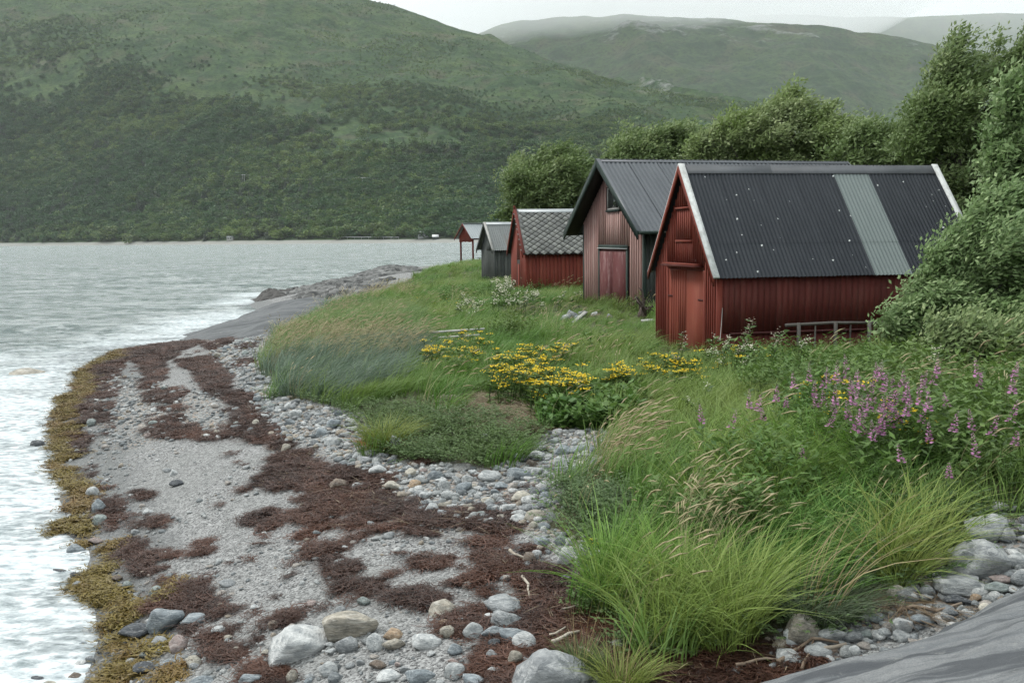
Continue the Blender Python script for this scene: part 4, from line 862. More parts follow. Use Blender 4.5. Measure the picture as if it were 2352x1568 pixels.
def seed_tuft(seed, n=9, h=.95):
    V, F, sh, P = blades(n, h, .0045, .14, .6, seed, 5, .8, .25)
    r = np.random.default_rng(seed); tips = P[:, -1]; dr = unit(P[:, -1]-P[:, -2]); parts = [(V, F, sh)]
    for k in range(n):
        a = tips[k]-dr[k]*.06; b = a+dr[k]*.09+[.015, 0, -.008]; c = b+dr[k]*.06+[.02, 0, -.02]
        V2, F2 = tube_vf([a, b, c], [.003, .009, .002], 4); F2 = F2[F2[:, 2] != F2[:, 3]]
        parts.append((V2, F2, np.full(len(V2), r.uniform(.3, 1))))
    return proto('seed', parts, GM['seed'])
seed_k = [seed_tuft(160+i) for i in range(5)]
def herb_tuft(seed, n=16, h=.2, rows=6, ll=.035):
    r = np.random.default_rng(seed); parts = []
    V, F, sh, P = blades(n, h, .004, .11, .9, seed, 4, .25, .4, .6); parts.append((V, F, sh))
    C, D, Nn = [], [], []
    for k in range(n):
        for q in np.linspace(.35, 1, rows):
            i = int(q*4) if q < 1 else 3; f = q*4-i; p = P[k, i]*(1-f)+P[k, min(i+1, 4)]*f; t = unit(P[k, min(i+1, 4)]-P[k, i]); s = unit(np.cross(t, [0, 0, 1]))
            for sg in (-1, 1): C.append(p); D.append(unit(s*sg+t*.6+r.normal(size=3)*.2)); Nn.append(np.array([0, 0, 1])+r.normal(size=3)*.3)
    l = ll*r.uniform(.7, 1.3, len(C)); V2, F2 = leaf_quads(np.array(C), np.array(D), np.array(Nn), l, l*.28)
    parts.append((V2, F2, np.repeat(r.random(len(C)), 4))); return proto('herb', parts, GM['herb'])
herb_k = [herb_tuft(180+i) for i in range(5)]
def stem_leaves(seed, n, h, ll, wl=.16, wind=.35, rows=16, spread=.13, mat=None, q0=.15, bend=.3):
    r = np.random.default_rng(seed); V, F, sh, P = blades(n, h, .007, spread, bend, seed, 4, wind, .2, .1); parts = [(V, F, sh*.5)]
    C, D, Nn = [], [], []
    for k in range(n):
        for j, q in enumerate(np.linspace(q0, 1, rows)):
            i = min(int(q*4), 3); f = q*4-i; p = P[k, i]*(1-f)+P[k, i+1]*f; an = j*2.4+k; o = np.array([math.cos(an), math.sin(an), .35])
            C.append(p); D.append(unit(o+WIND*.35+r.normal(size=3)*.15)); Nn.append(np.array([0, 0, 1])+r.normal(size=3)*.35-o*.3)
    l = ll*r.uniform(.7, 1.25, len(C)); V2, F2 = leaf_quads(np.array(C), np.array(D), np.array(Nn), l, l*wl)
    parts.append((V2, F2, np.repeat(r.random(len(C)), 4))); return parts, P
tall_k = [proto('tall', stem_leaves(200+i, 7, .62, .11)[0], GM['tall']) for i in range(5)]
broad_k = [proto('broad', stem_leaves(210+i, 9, .34, .13, .3)[0], GM['tall']) for i in range(4)]
def go(name, label, p, kinds, s0, s1, seed, tint_sc=.25, tint_add=0., amp=.9, face=.7, sfar=True):
    r = np.random.default_rng(seed); n = len(p)
    far = 1+np.clip((p[:, 1]-25)/60, 0, 1)*.25 if sfar else 1
    s = r.uniform(s0, s1, n); S = np.stack([s*far, s*far, s], 1)
    t = np.clip(.5+amp*fbm(p[:, 0]*tint_sc, p[:, 1]*tint_sc, 4, seed)+r.normal(0, .12, n)+tint_add, 0, 1)*.75
    return scatter(name, label, 'grass', z3d(p), kinds, S, r.normal(0, face, n), t, r.normal(0, .08, (n, 2)))
RS = [(4.5, 9, 42), (9, 14, 32), (14, 22, 17), (22, 36, 11), (36, 60, 7), (60, 130, 3.2)]
p = rings(RS, 1); k = on_land(p, .05); p = p[k]
mLush = np.zeros(len(p), bool)
for z in ZLUSH: mLush |= inz(z, p)
mHerb = np.zeros(len(p), bool)
for z in ZHERB: mHerb |= inz(z, p)
mHum = inz(ZHUM, p); mLyme = inz(ZLYME, p); mStraw = inz(ZSTRAW, p); mLawn = inz(ZLAWN, p); mR = inz(ZRIGHT, p)
rr = rng.random(len(p))
front = inz(WP([(1480, 790), (1500, 765), (1640, 800), (2010, 775), (2010, 830), (1640, 850), (1500, 830)]), p)
mead = ~mLush & ~mHerb & ~mHum & ~mStraw & ~mLawn & ~front
open_p = rng.random(len(p)) < .9
low = mead & (p[:, 1] < 60)
go('meadow_grass', 'green meadow grass blowing around the sheds and down to the beach', p[mead & open_p & ~(mR & (rr < .45))], meadow_k, .6, 1.5, 2, .35, 0, 1.3)
go('short_grass', 'short trampled grass in front of the sheds', p[(mLawn | front)], meadow_k, .35, .7, 3, .25, .1)
go('lush_grass', 'tall bright yellow-green grass in the foreground', p[mLush & (rr < .9) & (fbm(p[:, 0]*1.1, p[:, 1]*1.1, 2, 91) > -.42)], lush_k, .5, 1.08, 4, .9, -.25, 1.1, .65)
GM['dune'] = leaf_mat('dune_grass_blade', (.070, .150, .040), (.150, .250, .080), (.20, .24, .085)); dune_k = [proto('dune', [blades(32, .60, .0105, .16, .95, 150+i, 5, .7)], GM['dune']) for i in range(5)]
go('dune_grass', 'long green grass on the hump above the beach', p[mHum & ~(mLyme & (rr < .8))], dune_k, .75, 1.2, 5, .3, -.1)
go('lyme_grass', 'blue-green lyme grass bending at the beach edge', p[mLyme & (rr < .95)], lyme_k, .75, 1.2, 6, .3, -.6)
# ripe seed stalks
sp = rings([(4.5, 14, 20), (14, 36, 8), (36, 80, 2.2)], 7); sp = sp[on_land(sp, .1)]
ZDRY = [WP(q) for q in ([(640, 815), (700, 785), (900, 795), (975, 800), (930, 840), (780, 862), (670, 850)], [(600, 850), (612, 805), (655, 768), (680, 790), (640, 860)], [(1440, 1300), (1500, 1240), (1620, 1220), (1740, 1270), (1720, 1370), (1560, 1370)], [(1760, 1400), (1880, 1350), (1960, 1370), (1900, 1430)], [(690, 742), (745, 712), (900, 672), (960, 680), (760, 735), (700, 760)], [(1330, 1070), (1420, 1050), (1440, 1110), (1350, 1120)])]
sm = np.zeros(len(sp), bool)
for z in ZDRY: sm |= inz(z, sp)
sparse = (rng.random(len(sp)) < .035) & ~inz(ZLAWN, sp) & ~inz(ZSTRAW, sp)
for f in [WP([(1480, 790), (1640, 800), (2010, 775), (2010, 880), (1500, 880)])]: sparse &= ~inz(f, sp)
go('seed_stalks', 'ripe tan grass seed heads nodding in the wind', sp[sm | sparse], seed_k, .7, 1.15, 8, .5, -.2)
# low herbs, tall herbs
hp = rings([(5, 14, 40), (14, 36, 26)], 9); hp = hp[on_land(hp, -.15)]
hm_ = np.zeros(len(hp), bool)
for z in ZHERB: hm_ |= inz(z, hp)
hm_ |= inpoly(LANDW, hp[:, 0], hp[:, 1]) & (polydist(LANDW, hp[:, 0], hp[:, 1]) < .5) & (hp[:, 1] < 22) & (fbm(hp[:, 0], hp[:, 1], 3, 8) > .1)
hm_ &= fbm(hp[:, 0]*.8, hp[:, 1]*.8, 3, 77) > -.45
go('low_herbs', 'low feathery silverweed and vetch creeping over the stones', hp[hm_], herb_k, .7, 1.35, 10, .5, -.1, face=3)
tp = rings([(6, 16, 12), (16, 30, 7), (30, 60, 2.5)], 11); tp = tp[on_land(tp, .3)]
tm = inz(ZRIGHT, tp) | ((fbm(tp[:, 0]*.4, tp[:, 1]*.4, 3, 31) > .2) & ~inz(ZHUM, tp) & ~inz(ZSTRAW, tp) & ~inz(ZLAWN, tp))
for z in ZLUSH[:2]+ZHERB: tm &= ~inz(z, tp)
tm &= ~inz(WP([(1480, 790), (1640, 800), (2010, 775), (2010, 850), (1640, 870), (1500, 850)]), tp)
go('tall_herbs', 'dark leafy willowherb and meadow plants in the tall grass', tp[tm], tall_k, .6, 1.25, 12, .4, -.1, face=.8)
bz = WP([(1235, 985), (1290, 920), (1420, 900), (1480, 940), (1440, 985), (1330, 990)])
bp = rings([(8, 24, 30)], 13); bp = bp[inz(bz, bp)]
go('broadleaf_herbs', 'patch of broad-leaved dock and orache behind the stones', bp, broad_k, .7, 1.2, 14, .5, -.3, face=3)
# straw and wrack litter in the bare hollow
st_k = [proto('straw', [blades(26, .16, .006, .12, 1.6, 300+i, 3, .1, .5, 1.2)], GM['straw']) for i in range(4)]
lp = rings([(10, 24, 60)], 15); lp = lp[inz(ZSTRAW, lp) | (inz(WP([(1180, 960), (1260, 950), (1300, 975), (1230, 1010), (1180, 1000)]), lp))]
scatter('straw_litter', 'bleached straw and dead stems in the bare hollow', 'litter', z3d(lp, .0), st_k, rng.uniform(.6, 1.2, len(lp)), rng.uniform(0, 6.28, len(lp)), np.clip(.4+.7*fbm(lp[:, 0], lp[:, 1], 3, 4), 0, 1))
# ------------------------------------------------------------------ seaweed
def weed_clump(seed, n, L0, wid, mat):
    r = np.random.default_rng(seed); parts = []; seg = 5
    ang = r.uniform(0, 6.28, n); turn = r.normal(0, 1.6, n); P = np.zeros((n, seg+1, 3)); P[:, 0] = np.column_stack([r.normal(0, .085, n), r.normal(0, .085, n), r.uniform(.0, .035, n)])
    for i in range(seg):
        ang = ang+turn*.35+r.normal(0, .35, n); st = L0/seg*r.uniform(.7, 1.3, n)
        P[:, i+1] = P[:, i]+np.column_stack([np.cos(ang)*st, np.sin(ang)*st, r.normal(0, .012, n)]); P[:, i+1, 2] = np.clip(P[:, i+1, 2], .0, .032)
    s = np.roll(P, -1, 1)-P; s[:, -1] = s[:, -2]; s = np.stack([-s[..., 1], s[..., 0], r.normal(0, .4, s.shape[:2])*.04], -1); s = unit(s)
    wd = wid*r.uniform(.5, 1.5, n)[:, None, None]*np.array([.5, 1, 1, .9, .7, .25])[None, :, None]
    V = np.stack([P+s*wd, P-s*wd], 2).reshape(-1, 3); k = np.arange(seg); q = np.stack([2*k, 2*k+1, 2*k+3, 2*k+2], -1)
    F = (np.arange(n)[:, None, None]*2*(seg+1)+q[None]).reshape(-1, 4)
    return proto('weed', [(V, F, np.repeat(r.random(n), 2*(seg+1)))], mat)
def weed_mat(name, a, b, c):
    n = N(name); col = n.mix(n.attr('shade'), a, b); col = n.mix(n.attr('tint', 'INSTANCER'), col, c); n.pbr(col, .5, .25); return n.m
WM = weed_mat('dried_wrack', (.018, .009, .0065), (.050, .023, .015), (.090, .038, .022))
OM = weed_mat('bladder_wrack', (.085, .062, .012), (.165, .125, .024), (.115, .060, .014))
wk = [weed_clump(400+i, (80, 44, 80, 34, 70, 80)[i], (.17, .30, .18, .36, .22, .15)[i], (.0042, .006, .004, .0075, .005, .004)[i], WM) for i in range(6)]; ok_ = [weed_clump(420+i, 64, .17, .0065, OM) for i in range(5)]
def weed_points(polys, dens, seed, fuzz=.12, thin=.0, inset=.0):
    r = np.random.default_rng(seed); out_ = []
    for P_ in polys:
        lo = P_.min(0)-.2; hi = P_.max(0)+.2; a = np.prod(hi-lo); D = P_[:, 1].mean(); n = int(a*dens*np.clip(14/D, .35, 1.2)); n = min(n, 60000)
        q = np.column_stack([r.uniform(lo[0], hi[0], n), r.uniform(lo[1], hi[1], n)])
        d = polydist(P_, q[:, 0], q[:, 1])*np.where(inpoly(P_, q[:, 0], q[:, 1]), 1, -1)
        keep = d > fuzz*fbm(q[:, 0]*4, q[:, 1]*4, 3, seed)+inset
        keep &= (fbm(q[:, 0]*1.5, q[:, 1]*3.8, 3, seed+5) > -.55+thin)
        out_.append(q[keep])
    return np.concatenate(out_)
def put_weed(name, label, q, kinds, s0, s1, seed, hump=.025):
    r = np.random.default_rng(seed); n = len(q); sc = r.uniform(s0, s1, n)*(1+np.clip((q[:, 1]-14)/25, 0, 1)*.45)
    pz = np.column_stack([q, H(q[:, 0], q[:, 1])+r.random(n)*hump*(.6+.6*fbm(q[:, 0]*1.5, q[:, 1]*1.5, 3, 3))])
    scatter(name, label, 'seaweed', pz, kinds, sc, r.uniform(0, 6.28, n), np.clip(.3+.8*fbm(q[:, 0]*1.4, q[:, 1]*1.4, 3, seed)+r.normal(0, .15, n), 0, 1), r.normal(0, .08, (n, 2)))
q = weed_points(WEEDW, 180, 41, .24, .14)
loose = rings([(6.5, 16, 3.5), (16, 45, 1.3)], 44, .6, .3); lz = H(loose[:, 0], loose[:, 1])
loose = loose[(lz > .08) & ~inpoly(LANDW, loose[:, 0], loose[:, 1]) & (lz < 1.25)]
edge = loose[(fbm(loose[:, 0]*.9, loose[:, 1]*.9, 3, 12) > .12)]
put_weed('wrack', 'dark red-brown dried seaweed in drifts across the beach', np.concatenate([q, edge]), wk, .45, .9, 45)
q = weed_points(OLIVEW, 110, 46, .26, .12); put_weed('bladder_wrack', 'olive and yellow bladder wrack along the water line', q, ok_, .6, 1.1, 47, .04)
# strip of thin weed between the olive wrack and the gravel
stp = weed_points([WP(z1([(640, 360), (800, 480), (700, 640), (760, 900), (640, 1000), (620, 1200), (760, 1400), (820, 1568), (640, 1560), (540, 1390), (430, 1280), (420, 1000), (470, 880), (430, 700), (560, 560)]))], 16, 48, .3, .5); put_weed('thin_wrack', 'thin scattered brown weed on the wet shingle', stp, wk, .5, .9, 49, .02)
# ------------------------------------------------------------------ wood on the far hillside
def far_tree(seed, spruce=False):
    r = np.random.default_rng(seed)
    if spruce:
        n = 260; z = r.random(n)**1.15; rad = (1-z)*.24*(.55+.45*np.sqrt(r.random(n)))+.01; an = r.uniform(0, 6.28, n)
        C = np.column_stack([rad*np.cos(an), rad*np.sin(an), z*1.0]); D = unit(np.column_stack([np.cos(an), np.sin(an), np.full(n, -.4)])); l = .15*(1.15-z)
    else:
        lob = r.normal(size=(7, 3))*[.22, .22, .16]+[0, 0, .55]; n = 330; i = r.integers(0, 7, n); o = unit(r.normal(size=(n, 3)))*(r.random((n, 1))**.4)
        C = lob[i]+o*[.24, .24, .22]; C[:, 2] = np.clip(C[:, 2], .02, 1.05); D = unit(o+r.normal(size=(n, 3))*.5+WIND*.3); l = .12*r.uniform(.7, 1.3, n)
    V, F = leaf_quads(C, D, unit(np.array([0, 0, 1])+r.normal(size=(n, 3))*.5), l, l*.42)
    me = np_mesh('far_tree', V, F); attr(me, 'shade', np.repeat(r.random(n)*.8, 4)); me.materials.append(GM['fspruce' if spruce else 'forest']); return me
GM['forest'] = leaf_mat('hill_birch_leaf', (.020, .060, .022), (.062, .130, .042), (.165, .225, .060), .25)
GM['fspruce'] = leaf_mat('hill_spruce_needle', (.016, .032, .018), (.030, .055, .028), (.04, .06, .03), .1)
fk = [far_tree(500+i) for i in range(7)]; sk = [far_tree(520, True), far_tree(521, True)]
def forest():
    r = np.random.default_rng(60); nT, nU = HT.shape; n = 260000
    t = r.random(n)**.85; front = HT[:, 0] <= 1; row = np.interp(t, HT[front, 0], np.arange(front.sum())); cu = r.uniform(0, nU-1.001, n)
    i = np.clip(row.astype(int), 0, nT-2); j = cu.astype(int); fi = (row-i)[:, None]; fj = (cu-j)[:, None]
    P = (HV[i, j]*(1-fi)+HV[i+1, j]*fi)*(1-fj)+(HV[i, j+1]*(1-fi)+HV[i+1, j+1]*fi)*fj
    pp = proj(P); keep = (pp[:, 0] > -500) & (pp[:, 0] < 2900) & (pp[:, 1] > -250) & (pp[:, 1] < 1000)
    nz_ = fbm(P[:, 0]/170, P[:, 2]/70+P[:, 1]/400, 4, 61); nz2 = fbm(P[:, 0]/60, P[:, 1]/60, 3, 63)
    dens = 1.22-1.85*t+1.35*nz_+.45*nz2+.25*sstep(1000, 1700, pp[:, 0])
    for ex, ey, rx, ry, s_ in ((720, 258, 130, 22, 1), (680, 352, 80, 16, 1.1), (960, 318, 170, 20, 1), (560, 225, 120, 20, .8), (800, 290, 60, 30, .7), (980, 250, 160, 20, .7), (150, 330, 220, 90, -.6), (520, 300, 150, 50, -.6), (1180, 290, 200, 50, -.5), (300, 420, 500, 60, -.5)):
        dens = dens-s_*np.exp(-((pp[:, 0]-ex)/rx)**2-((pp[:, 1]-ey)/ry)**2)
    dens = np.maximum(dens, .04+.4*sstep(.12, .4, nz_+.6*nz2)*sstep(.25, .45, t)); keep &= r.random(n) < dens*(.42+.58*sstep(.3, .6, t)); keep &= t > .006
    P = P[keep]; t = t[keep]; pp = pp[keep]; nz_ = nz_[keep]; n = len(P)
    size = (10.5-8.2*sstep(.22, .62, t))*r.uniform(.6, 1.35, n)*(1-.15*(t < .03)); wide = size*r.uniform(.9, 1.5, n)
    tint = np.clip(.30+.95*fbm(P[:, 0]/260, P[:, 1]/200, 4, 64)+r.normal(0, .30, n)+.35*(t < .035), 0, 1)*.85
    spr = (r.random(n) < .05+.3*(t < .28)*(fbm(P[:, 0]/140, P[:, 1]/140, 2, 65) > .08)) & (t < .5)
    P[:, 2] -= .3
    scatter('birch_wood', 'birch wood covering the lower hillside across the fjord', 'wood', P[~spr], fk, np.stack([wide, wide, size], 1)[~spr], r.uniform(0, 6.28, n)[~spr], tint[~spr])
    s2 = size[spr]*1.25; scatter('spruce_stand', 'dark spruces scattered through the hillside wood', 'wood', P[spr], sk, np.stack([s2, s2, s2], 1), r.uniform(0, 6.28, spr.sum()), tint[spr])
forest()
# ------------------------------------------------------------------ bedrock
def rock_mat(name, c0, c1, dark, ang=0., sc=6., stripe=.6):
    n = N(name); co = n.co('Object'); st = n.mapv(co, (1, 9, 3), (0, 0, ang))
    a = n.noise(sc*.22, 6, st, .6, .5); b = n.noise(sc*3, 6, co, .7); fg = n.noise(sc*22, 3, co, .7); ck = n.vor(sc*.35, n.mapv(co, (.6, 2.2, 1), (0, 0, ang)), 'Distance', 'DISTANCE_TO_EDGE'); v = n.noise(sc*.5, 4, n.mapv(co, (.3, 3.4, 1.2), (0, 0, ang)), .6, .3)
    col = n.mix(n.mapr(a, .32, .68), c0, c1); col = n.mix(n.mapr(b, .4, .7, 0, .35), col, tuple(q*.6 for q in c0))
    col = n.mix(n.mapr(v, .47, .58, 0, stripe), col, dark)
    col = n.mix(n.mapr(fg, .42, .7, 0, .5), col, tuple(q*.45 for q in c0)); col = n.mix(n.mapr(n.math('ADD', ck, n.math('MULTIPLY', n.math('SUBTRACT', b, .5), .08)), .0, .012, .3, 0), col, dark)
    col = n.mix(n.mapr(n.noise(sc*1.6, 6, n.mapv(co, (1, 1, 1), loc=(9, 4, 2)), .75), .60, .68, 0, .3), col, (.30, .30, .28))
    n.pbr(col, .75, .3, n.bump(n.math('ADD', n.math('ADD', n.math('MULTIPLY', b, .6), v), n.math('MULTIPLY', fg, .25)), .6, .03)); return n.m
def fore_rock():
    A = unproj(1822, 1590, 2.15); Bp = unproj(2362, 1368, 2.42); d = Bp[:2]-A[:2]; ln = np.linalg.norm(d); d /= ln; nn = np.array([d[1], -d[0]])
    s = np.linspace(-1.1, 3.2, 150); t = np.concatenate([-np.linspace(1, 0, 26)**.7, np.linspace(0, 1, 60)[1:]])
    S, T = np.meshgrid(s, t, indexing='ij'); zE = A[2]+(Bp[2]-A[2])*S
    back = np.clip(-T, 0, 1); fr = np.clip(T, 0, 1)
    off = np.where(T < 0, -.75*np.sin(back*1.45), 3.4*fr); drop = np.where(T < 0, 1.6*(1-np.cos(back*1.45)), -.42*np.sin(fr*1.5))
    wob = .14*fbm(S*2.6+3, T*.5+1, 5, 5)
    X = A[0]+d[0]*ln*S+nn[0]*(off+wob); Y = A[1]+d[1]*ln*S+nn[1]*(off+wob)
    rid = fbm(X*1.2+Y*.6, (X*nn[0]+Y*nn[1])*7, 4, 6)
    Z = zE-drop+.045*rid+.07*fbm(X*1.3, Y*1.3, 5, 8)-.06*np.clip(S-1.2, 0, 2)
    V = np.stack([X, Y, Z], -1).reshape(-1, 3); me = np_mesh('rock_slab', V, grid_faces(len(s), len(t))[:, ::-1], True)
    ang = -math.atan2(d[1], d[0])
    tag(add('rock_slab', me, rock_mat('banded_gneiss', (.11, .118, .125), (.19, .195, .195), (.030, .034, .040), ang, 5., .8)), 'smooth dark-banded grey rock slab in the bottom right corner', 'rock')
fore_rock()
def rock_patch(name, label, px, znom, hgt, mat, edge, rough, res=.12, seed=1, zfloor=-.5, ang=0., ridge=0.):
    P_ = np.array([unproj(a, b, z)[:2] for (a, b), z in zip(px, znom)]); zn = np.array(znom, float)
    lo = P_.min(0)-.3; hi = P_.max(0)+.3
    gx = np.arange(lo[0], hi[0], res); gy = np.arange(lo[1], hi[1], res*2); X, Y = np.meshgrid(gx, gy)
    dd = polydist(P_, X, Y)*np.where(inpoly(P_, X, Y), 1, -1)
    w8 = 1/(((X[..., None]-P_[:, 0])**2+(Y[..., None]-P_[:, 1])**2)**1.2+.05); zb_ = (w8*zn).sum(-1)/w8.sum(-1)
    dd = dd+.5*fbm(X*.7, Y*.7, 3, seed)
    f = np.clip(dd/edge, -.6, 1); Z = zb_+hgt*np.where(f > 0, np.sin(f*1.57), f*2.5)
    ca, sa = math.cos(ang), math.sin(ang); u = X*ca+Y*sa; v = -X*sa+Y*ca
    rg = np.abs(fbm(u*.3, v*2.4, 4, seed+2)); Z = Z+rough*fbm(X*.6, Y*.6, 5, seed+1)-ridge*(1-np.clip(rg*4, 0, 1))*(f > -.2)
    Z = np.where(dd < -.5*edge-.3, -2.5, Z)
    V = np.stack([X, Y, Z], -1).reshape(-1, 3); F = grid_faces(*X.shape); okf = (dd.ravel()[F] > -.6*edge-.6).any(1)
    me = np_mesh(name, V, F[okf], True); tag(add(name, me, mat), label, 'rock'); return me
rock_patch('rock_slab', 'smooth grey slab sloping into the surf beyond the beach', [(395, 784), (470, 757), (560, 733), (640, 704), (700, 694), (760, 688), (810, 692), (745, 712), (690, 742), (640, 772), (600, 782), (480, 790)], [-.05, .0, .1, .25, .6, .95, 1.1, 1.05, .95, .85, .7, .15], .32,
           rock_mat('smooth_grey_rock', (.085, .092, .096), (.135, .14, .142), (.035, .038, .042), .5, 1.2, .7), 2.4, .08, .16, 3, ang=.5, ridge=.05)
rm2 = rock_mat('layered_pale_rock', (.085, .087, .085), (.23, .23, .22), (.025, .026, .026), .35, 1.5, .9)
rock_patch('rock_outcrop', 'long rough layered rock running out along the point', [(600, 682), (660, 672), (720, 657), (780, 646), (840, 628), (900, 621), (960, 616), (1000, 622), (930, 650), (880, 668), (800, 686), (700, 703), (610, 703)], [.1, .25, .35, .45, .7, .95, 1.3, 1.5, 1.35, 1.2, .95, .5, .0], .5, rm2, 3., .38, .14, 9, ang=.45, ridge=.6)
rock_patch('rock_outcrop', 'low black weed-covered rock at the seaward tip of the point', [(574, 694), (590, 683), (630, 676), (680, 672), (690, 690), (640, 700), (600, 702)], [-.1, 0, .1, .15, .2, 0, -.1], .65, rock_mat('wet_black_rock', (.035, .034, .032), (.075, .07, .065), (.015, .014, .013), .3, 2., .6), 1.6, .45, .14, 14, ang=.3, ridge=.4)
# ------------------------------------------------------------------ stones
import bmesh
def stone_mesh(seed, sub, ang):
    bm = bmesh.new(); bmesh.ops.create_icosphere(bm, subdivisions=sub, radius=1.); r = np.random.default_rng(seed)
    V = np.array([v.co for v in bm.verts]); F = np.array([[v.index for v in f.verts] for f in bm.faces]); bm.free()
    nr = unit(r.normal(size=(9 if ang > .8 else 11, 3))*[1, 1, .8]); off = r.uniform(.28, .62, len(nr)) if ang > .8 else r.uniform(.45, .85, len(nr)) if ang > .4 else r.uniform(.6, 1.0, len(nr))
    rad = np.ones(len(V))
    dt = V@nr.T; lim = np.where(dt > .15, off/np.maximum(dt, .15), 9).min(1)
    k = 12 if ang < .4 else 40 if ang > .8 else 22; rad = (rad**-k+lim**-k)**(-1/k)
    rad *= 1+(.05+.06*ang)*fbm(V[:, 0]*2.4+seed, V[:, 1]*2.4+V[:, 2]*2.1, 4, seed)
    V = V*rad[:, None]; V -= (V.max(0)+V.min(0))/2; V /= (V.max(0)-V.min(0))/2
    me = np_mesh('stone', V, F, ang < .75); return me
def stone_mat(inst=False):
    n = N('beach_stone' if not inst else 'beach_pebble'); co = n.co('Object')
    if inst:
        t = n.attr('tint', 'INSTANCER'); rp = n.nd('ValToRGB'); cr = rp.color_ramp; cr.interpolation = 'CONSTANT'
        cols = [(.15, .16, .165), (.24, .255, .255), (.36, .365, .355), (.20, .215, .22), (.50, .50, .48), (.30, .31, .30), (.41, .42, .41), (.32, .27, .21), (.24, .25, .245), (.58, .58, .56), (.29, .30, .30), (.38, .34, .30)]
        cr.elements[0].color = cols[0]+(1,); cr.elements[1].position = 1/12; cr.elements[1].color = cols[1]+(1,)
        for i in range(2, 12): e = cr.elements.new(i/12); e.color = cols[i]+(1,)
        n.ln(t, rp.inputs[0]); base = rp.outputs[0]; rnd = n.oinfo('Random')
    else: base = n.oinfo('Color'); rnd = n.oinfo('Random')
    off = n.nd('VectorMath', operation='ADD'); n.ln(co, off.inputs[0]); sc = n.nd('VectorMath', operation='SCALE'); sc.inputs[0].default_value = (37, 19, 53); n.ln(rnd, sc.inputs['Scale']); n.ln(sc.outputs[0], off.inputs[1]); v = off.outputs[0]
    a = n.noise(2.2, 5, v, .6); b = n.noise(9, 4, v, .65); c = n.noise(1.4, 4, n.mapv(v, (1, 1.5, 3.2), (.7, .5, .4)), .6, 1.)
    dk = n.mix(1., base, (.50, .52, .54), 'MULTIPLY'); lt = n.mix(.35, base, (.6, .6, .58))
    col = n.mix(n.mapr(a, .38, .66), dk, base); col = n.mix(n.mapr(c, .53, .62, 0, .65), col, lt); col = n.mix(n.mapr(c, .30, .42, .5, 0), col, dk); col = n.mix(n.mapr(b, .55, .75, 0, .5), col, dk)
    n.pbr(col, .72, .3, n.bump(n.math('ADD', b, c), .5, .05)); return n.m
SM = stone_mat()
def keep(me): me.materials.append(SM); return me
ST = {'r': [keep(stone_mesh(600+i, 3, .2)) for i in range(5)], 'a': [keep(stone_mesh(620+i, 3, 1.)) for i in range(6)], 's': [keep(stone_mesh(640+i, 3, .6)) for i in range(5)]}
CL = {'white': (.57, .575, .56), 'pale': (.47, .48, .47), 'grey': (.31, .32, .32), 'blue': (.27, .30, .315), 'green': (.29, .325, .305), 'dark': (.085, .092, .10), 'tan': (.36, .325, .265), 'orange': (.42, .30, .195), 'pink': (.36, .285, .26), 'brown': (.20, .155, .12), 'cream': (.50, .46, .38)}
WORD = {'white': 'whitish', 'pale': 'pale grey', 'grey': 'mid-grey', 'blue': 'blue-grey', 'green': 'greenish grey', 'dark': 'dark wet', 'tan': 'tan', 'orange': 'orange-brown', 'pink': 'pinkish', 'brown': 'brown', 'cream': 'cream'}
FORM = {'r': 'rounded', 'a': 'angular', 's': 'flattish'}
def put_stone(px, py, wp, hp, col, form, label, seed, sink=.22, yaw=None):
    r = random.Random(seed); p = ground_at(px, py+hp*.30); dist = np.linalg.norm(p-CAM); k = dist/FPX
    a = wp*k/2; c = hp*k*.62; b = a*r.uniform(.6, .9)
    if form == 's': c *= .9
    o = bpy.data.objects.new('stone', ST[form][seed % len(ST[form])]); COL.objects.link(o)
    j = [r.uniform(.88, 1.12) for _ in range(3)]
    o.location = (p[0], p[1], max(p[2], -.12)+c*(1-2*sink)); o.scale = (a*j[0], b*j[1], c*j[2]); o.rotation_euler = (r.uniform(-.15, .15)+(math.pi if form != 'r' and seed % 3 != 1 else 0), r.uniform(-.15, .15), r.uniform(-.35, .35) if yaw is None else yaw)
    g = r.uniform(.85, 1.12); o.color = tuple(min(.85, q*g) for q in CL[col])+(1,)
    return tag(o, label, 'stone' if wp < 70 else 'boulder')
def zone(px, py):
    if px < 320 and py > 1100: return 'in the surf and wrack at the water edge' if px < 200 else 'among the olive wrack at the water edge'
    if px < 480 and py < 1100: return 'on the far left shingle'
    if py > 1400 and px < 1180: return 'on the gravel along the bottom of the picture'
    if px > 1750: return 'in the stony strip beside the banded slab'
    if py > 1200: return 'at the foot of the tall foreground grass'
    if px < 840: return 'in the shingle below the blue-green grass'
    return 'in the stone bed below the creeping herbs'
